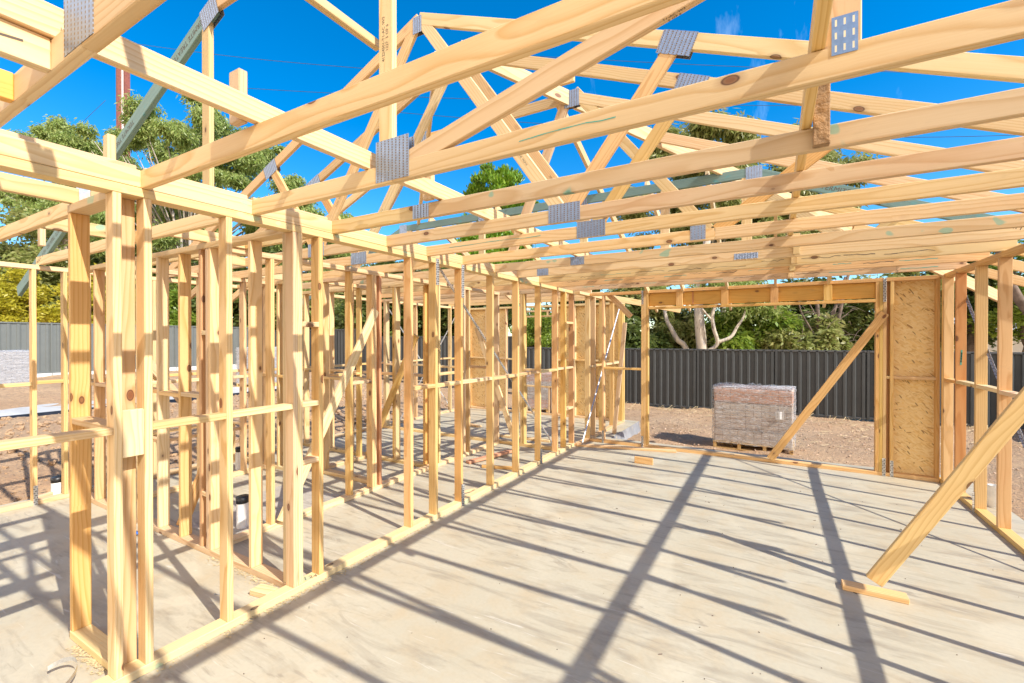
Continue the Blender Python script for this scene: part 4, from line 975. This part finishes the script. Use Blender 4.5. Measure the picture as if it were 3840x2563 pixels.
tree('gum_tree', 'low gum crown peeping between webs left of the conifer', x, y, .5, [(0, 0, 10.0, 3.2, 2.6), (-3.0, -1.8, 8.3, 2.8, 2.2)], 26000, .46, .10, -.7, M['leaf_gum'], M['gum'], .22, 13, 40)
for i, (px, top, d, rx, l) in enumerate(((60, 1000, 25.5, 2.6, 'yellow-green shrub bulging over the pale fence at the left edge'), (420, 1010, 26, 2.4, 'yellow-green shrub over the pale fence beside the near posts'), (720, 1045, 27, 2.0, 'bright green bush over the pale fence behind the cross wall'))):
    x, y, z = at(px, top, d); rz = (z - .9) / 2
    tree('shrub', l, x - 1, y, .4, [(0, 0, z - rz * .9, rx, rz), (.8, -1.2, z - rz * 1.3, rx * .8, rz * .8)], 30000, .20, .10, .25, M['leaf_yellow'] if i < 2 else M['leaf_green'], M['bark_brown'], .09, 20 + i, 80, m_in=.4, csz=(.16, .28), group='shrubs over the left fence')
for i, (px, top, d, rx, l) in enumerate(((120, 760, 31, 4.2, 'dark leafy tree behind the yellow shrubs'), (560, 830, 33, 4.0, 'dark tree behind the near posts'), (900, 870, 30, 3.6, 'dark green tree behind the cross wall studs'), (1240, 1000, 28, 3.2, 'rounded dark bush over the far left fence corner'),
        (1480, 985, 25, 3.0, 'rounded bush in the middle distance behind the partition'), (1720, 960, 25, 3.0, 'bushy tree behind the crossed braces'))):
    x, y, z = at(px, top, d); rz = (z - .8) / 2
    if px < 900: x -= 2
    tree('bushy_tree', l, x, max(y, 16.5) if x > -22 else y, .0, [(0, 0, z - rz, rx, rz), (1.2, .5, z - rz * 1.4, rx * .8, rz * .6)], 26000, .32, .16, -.15, M['leaf_dark'] if i % 3 else M['leaf_gum2'], M['bark_brown'], .16, 30 + i, 60, m_in=.4)
x, y, z = at(1868, 600, 27)
cl = tree('conifer', 'dense bright green conifer with upright tufts in the centre of the roof', x, y, 0, [(0, 0, 9.9, 1.7, 2.6), (-1.1, -.6, 8.6, 1.4, 2.4), (1.1, .6, 8.9, 1.4, 2.4), (0, 0, 6, 2.4, 2.8)], 80000, .26, .10, 1.3, M['leaf_conifer'], M['bark_brown'], .2, 41, 150, m_in=.5, csz=(.20, .32), twigs=.2)
x, y, z = at(2010, 1130, 19.5)
tree('conifer', 'bright green cypress bush seen through the far window', x, max(y, 15.4), -.2, [(0, 0, 2.1, 1.0, 1.2), (.7, .2, 1.5, .8, .7), (-.8, .1, 1.6, .7, .7)], 12000, .10, .05, .5, M['leaf_green'], M['bark_brown'], .09, 42, 60, m_in=.5)
x, y, z = at(2690, 700, 22)
tree('gum_tree', 'broad gum tree with hanging leaves over the middle of the far fence', x, y, -.3, [(-.4, 0, 9.6, 3.6, 2.9), (-3.2, -1.5, 7.8, 2.4, 2.4), (3.2, 1.7, 9.0, 3.2, 3.2), (1.2, .4, 6.2, 4.6, 2.0), (5.0, 2.7, 7.0, 2.6, 2.6)], 120000, .32, .075, -.95, M['leaf_gum2'], M['gum'], .16, 51, 120, csz=(.15, .28), m_in=.35, twigs=.5)
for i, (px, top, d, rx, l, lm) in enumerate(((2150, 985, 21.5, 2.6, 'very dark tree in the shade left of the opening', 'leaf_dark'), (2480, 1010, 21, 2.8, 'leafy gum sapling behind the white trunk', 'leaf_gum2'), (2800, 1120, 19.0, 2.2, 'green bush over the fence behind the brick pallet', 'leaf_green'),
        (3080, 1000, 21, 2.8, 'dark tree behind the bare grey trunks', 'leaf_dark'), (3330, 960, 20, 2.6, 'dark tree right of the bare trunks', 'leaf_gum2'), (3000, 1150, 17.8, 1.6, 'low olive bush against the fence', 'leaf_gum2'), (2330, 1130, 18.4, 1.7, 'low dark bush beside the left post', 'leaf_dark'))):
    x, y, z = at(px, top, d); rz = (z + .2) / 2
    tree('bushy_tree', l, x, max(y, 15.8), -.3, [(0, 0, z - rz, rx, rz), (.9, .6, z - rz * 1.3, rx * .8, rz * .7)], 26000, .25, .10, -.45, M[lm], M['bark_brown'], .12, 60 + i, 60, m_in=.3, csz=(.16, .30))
for i, (px, top, d, rx, l, lm) in enumerate(((3640, 905, 19, 2.0, 'feathery dark tree outside the right wall', 'leaf_dark'), (3860, 840, 17, 2.2, 'tree with a thick dark trunk at the right edge', 'leaf_green'))):
    x, y, z = at(px, top, d); rz = (z - 1.4) / 2
    tree('bushy_tree', l, x, max(y, 15.2), -.3, [(0, 0, z - rz, rx, rz)], 18000, .18, .08, .1, M[lm], M['bark_brown'], .24, 80 + i, 55, m_in=.3, csz=(.16, .28))
# white gum with a mottled trunk and curling limbs, bare in the opening
def gumtrunk(name, label, paths, mat, crown=None, seed=1):
    p0 = paths[0][0][0]; t = thing(name, label, 'tree', (p0[0], p0[1], -.3), 'bare trunks behind the far fence'); bm = bmesh.new()
    for pts, r0, r1 in paths:
        sp = []; n = len(pts)
        for i in range((n - 1) * 4 + 1):
            a = i / 4; k = min(int(a), n - 2); u = a - k
            P0, P1, P2, P3 = (Vector(pts[max(0, min(n - 1, k + j))]) for j in (-1, 0, 1, 2))
            sp.append(.5 * ((2 * P1) + (P2 - P0) * u + (2 * P0 - 5 * P1 + 4 * P2 - P3) * u * u + (3 * P1 - P0 - 3 * P2 + P3) * u ** 3))
        tube_bm(bm, sp, [r0 + (r1 - r0) * i / (len(sp) - 1) for i in range(len(sp))], 9)
    link('trunk', bm, mat, t)
    if crown: leaves('crown', crown, 5000, .22, .05, -.7, M['leaf_gum'], t, seed, .3)
    return t
def ap(px, py, d): return at(px, py, d)
gumtrunk('gum_tree', 'white gum trunk with mottled bark and curling limbs in the opening', [
    ([ap(2640, 1420, 17.6), ap(2632, 1310, 17.6), ap(2622, 1200, 17.6), ap(2620, 1120, 17.7), ap(2635, 1000, 17.8), ap(2660, 850, 18)], .22, .13),
    ([ap(2650, 1320, 17.5), ap(2690, 1290, 17.3), ap(2676, 1230, 17.2), ap(2672, 1180, 17.2), ap(2690, 1130, 17.2), ap(2710, 1060, 17.3)], .08, .05),
    ([ap(2674, 1205, 17.2), ap(2650, 1180, 17.2), ap(2630, 1155, 17.2)], .045, .03),
    ([ap(2690, 1285, 17.3), ap(2740, 1265, 17.2), ap(2765, 1225, 17.2), ap(2788, 1190, 17.2), ap(2800, 1140, 17.3)], .075, .03),
    ([ap(2645, 1330, 17.5), ap(2690, 1320, 17.3), ap(2735, 1310, 17.2)], .06, .025)], M['gum'], [(*ap(2780, 1100, 17.4), 1.0, .9), (*ap(2700, 1050, 17.4), 1.0, .7), (*ap(2850, 1130, 17.6), .9, .7)], 3)
gumtrunk('gum_tree', 'grey leaning limb above the fence left of the white trunk', [([ap(2600, 1420, 18.2), ap(2570, 1305, 18.2), ap(2540, 1275, 18.2), ap(2515, 1230, 18.2), ap(2500, 1200, 18.2), ap(2490, 1150, 18.4)], .13, .06)], M['gum'])
gumtrunk('gum_tree', 'second pale trunk standing half hidden behind the white one', [([ap(2702, 1420, 19), ap(2704, 1300, 19), ap(2710, 1200, 19), ap(2715, 1000, 19)], .16, .1)], M['gum'])
bt = [([ap(3070, 1420, 17.2), ap(3075, 1300, 17.2), ap(3066, 1180, 17.2), ap(3060, 1080, 17.3)], .10, .06), ([ap(3085, 1420, 17.3), ap(3095, 1290, 17.3), ap(3115, 1200, 17.3), ap(3145, 1120, 17.4), ap(3170, 1040, 17.5)], .085, .05),
      ([ap(3110, 1420, 17.1), ap(3125, 1280, 17.1), ap(3150, 1170, 17.1), ap(3165, 1090, 17.1), ap(3190, 1000, 17.2)], .08, .045), ([ap(3055, 1260, 17.2), ap(3025, 1210, 17.1), ap(3000, 1160, 17.0), ap(2990, 1090, 17.0)], .04, .02),
      ([ap(3060, 1190, 17.2), ap(3040, 1150, 17.1), ap(3010, 1105, 17.0)], .03, .015)]
rnd = random.Random(77)
for i in range(60):
    px = rnd.uniform(2990, 3200); py = rnd.uniform(1080, 1300); dx = rnd.uniform(-90, 90); dy = rnd.uniform(-50, 40); d = rnd.uniform(16.8, 17.6)
    bt.append(([ap(px, py, d), ap(px + dx * .5, py + dy * .5 - 8, d), ap(px + dx, py + dy, d)], .012, .005))
gumtrunk('bare_tree', 'tangle of bare grey trunks and twigs right of the brick pallet', bt, M['bark_brown'])
x, y, z = at(3820, 1250, 12.5)
gumtrunk('gum_tree', 'thick dark trunk at the right edge beyond the studs', [([(x, 15, -.3), (x - .1, 15.1, 1.6), (x + .1, 15.1, 3.0), (x - .2, 15.2, 4.6)], .26, .14), ([(x - .05, 15.1, 1.4), (x - .9, 15, 2.6), (x - 1.3, 15, 4.0)], .13, .06)], M['bark_brown'])

# ================================================================== POWER POLE, WIRES, FAR HOUSE
x, y, z = at(466, 235, 52)
pt = thing('power_pole', 'rust-red steel power pole with white insulators behind the tallest gum', 'power pole', (x, y, 0))
bm = bmesh.new()
for dx in (-.42, .42): box_bm(bm, .34, .5, z + 2.5, (x + dx * .9, y + dx * .5, (z + 2.5) / 2))
link('shaft', bm, M['rust'], pt)
bm = bmesh.new(); box_bm(bm, .3, .16, z + 2.4, (x, y - .05, (z + 2.4) / 2)); link('web_strip', bm, M['white'], pt)
for k in range(5):
    bm = bmesh.new(); bmesh.ops.create_uvsphere(bm, u_segments=10, v_segments=6, radius=.24, matrix=Matrix.Translation((x + 1.7 + k * .42, y + .9 + k * .2, z - .3 - k * .42)) @ Matrix.Diagonal((1, 1, .75, 1)))
    link('insulator', bm, M['white'], pt, smooth=True)
for i, (pa, pb, da, db, l) in enumerate((((520, 170), (1460, 268), 50, 40, 'highest overhead wire crossing left of the tall post'), ((700, 320), (2360, 392), 48, 36, 'second overhead wire behind the truss webs'), ((1180, 395), (2700, 505), 46, 36, 'third overhead wire passing under the tall peak'),
        ((2000, 215), (4000, 290), 46, 34, 'overhead wire high at right between top chords'), ((2500, 395), (4000, 380), 46, 36, 'overhead wire in the middle right of the sky'), ((3000, 510), (4000, 502), 44, 34, 'lowest overhead wire at right'), ((-100, 830), (400, 380), 60, 55, 'overhead wire climbing to the pole at far left'))):
    a = Vector(at(*pa, da)); b = Vector(at(*pb, db)); bm = bmesh.new()
    tube_bm(bm, [a.lerp(b, k / 12) - Vector((0, 0, .25 * math.sin(math.pi * k / 12))) for k in range(13)], .022, 5)
    tag(link('overhead_wire', bm, M['wire']), l, 'wire', 'overhead wires')
x, y, z = at(3640, 1270, 24)
h = thing('house', 'cream neighbouring house with louvres glimpsed between the right studs', 'house', (x, y + 3, 0))
slab('wall', (x - 1.4, y + 1, -.3), (x + 6, y + 6, 2.15), M['house_wall'], h)
bm = bmesh.new(); v = [bm.verts.new(p) for p in ((x - 1.9, y + .5, 2.15), (x + 6.5, y + .5, 2.15), (x + 6.5, y + 6.5, 2.15), (x - 1.9, y + 6.5, 2.15), (x - 1.9, y + 3.5, 3.2), (x + 6.5, y + 3.5, 3.2))]
for q in ((0, 1, 5, 4), (2, 3, 4, 5), (3, 0, 4), (1, 2, 5), (3, 2, 1, 0)): bm.faces.new([v[k] for k in q])
link('roof', bm, M['roof_tile'], h)
bm = bmesh.new()
for k in range(6): box_bm(bm, .9, .05, .06, (x, y + .97, 1.45 + k * .1))
link('louvre', bm, M['white'], h)
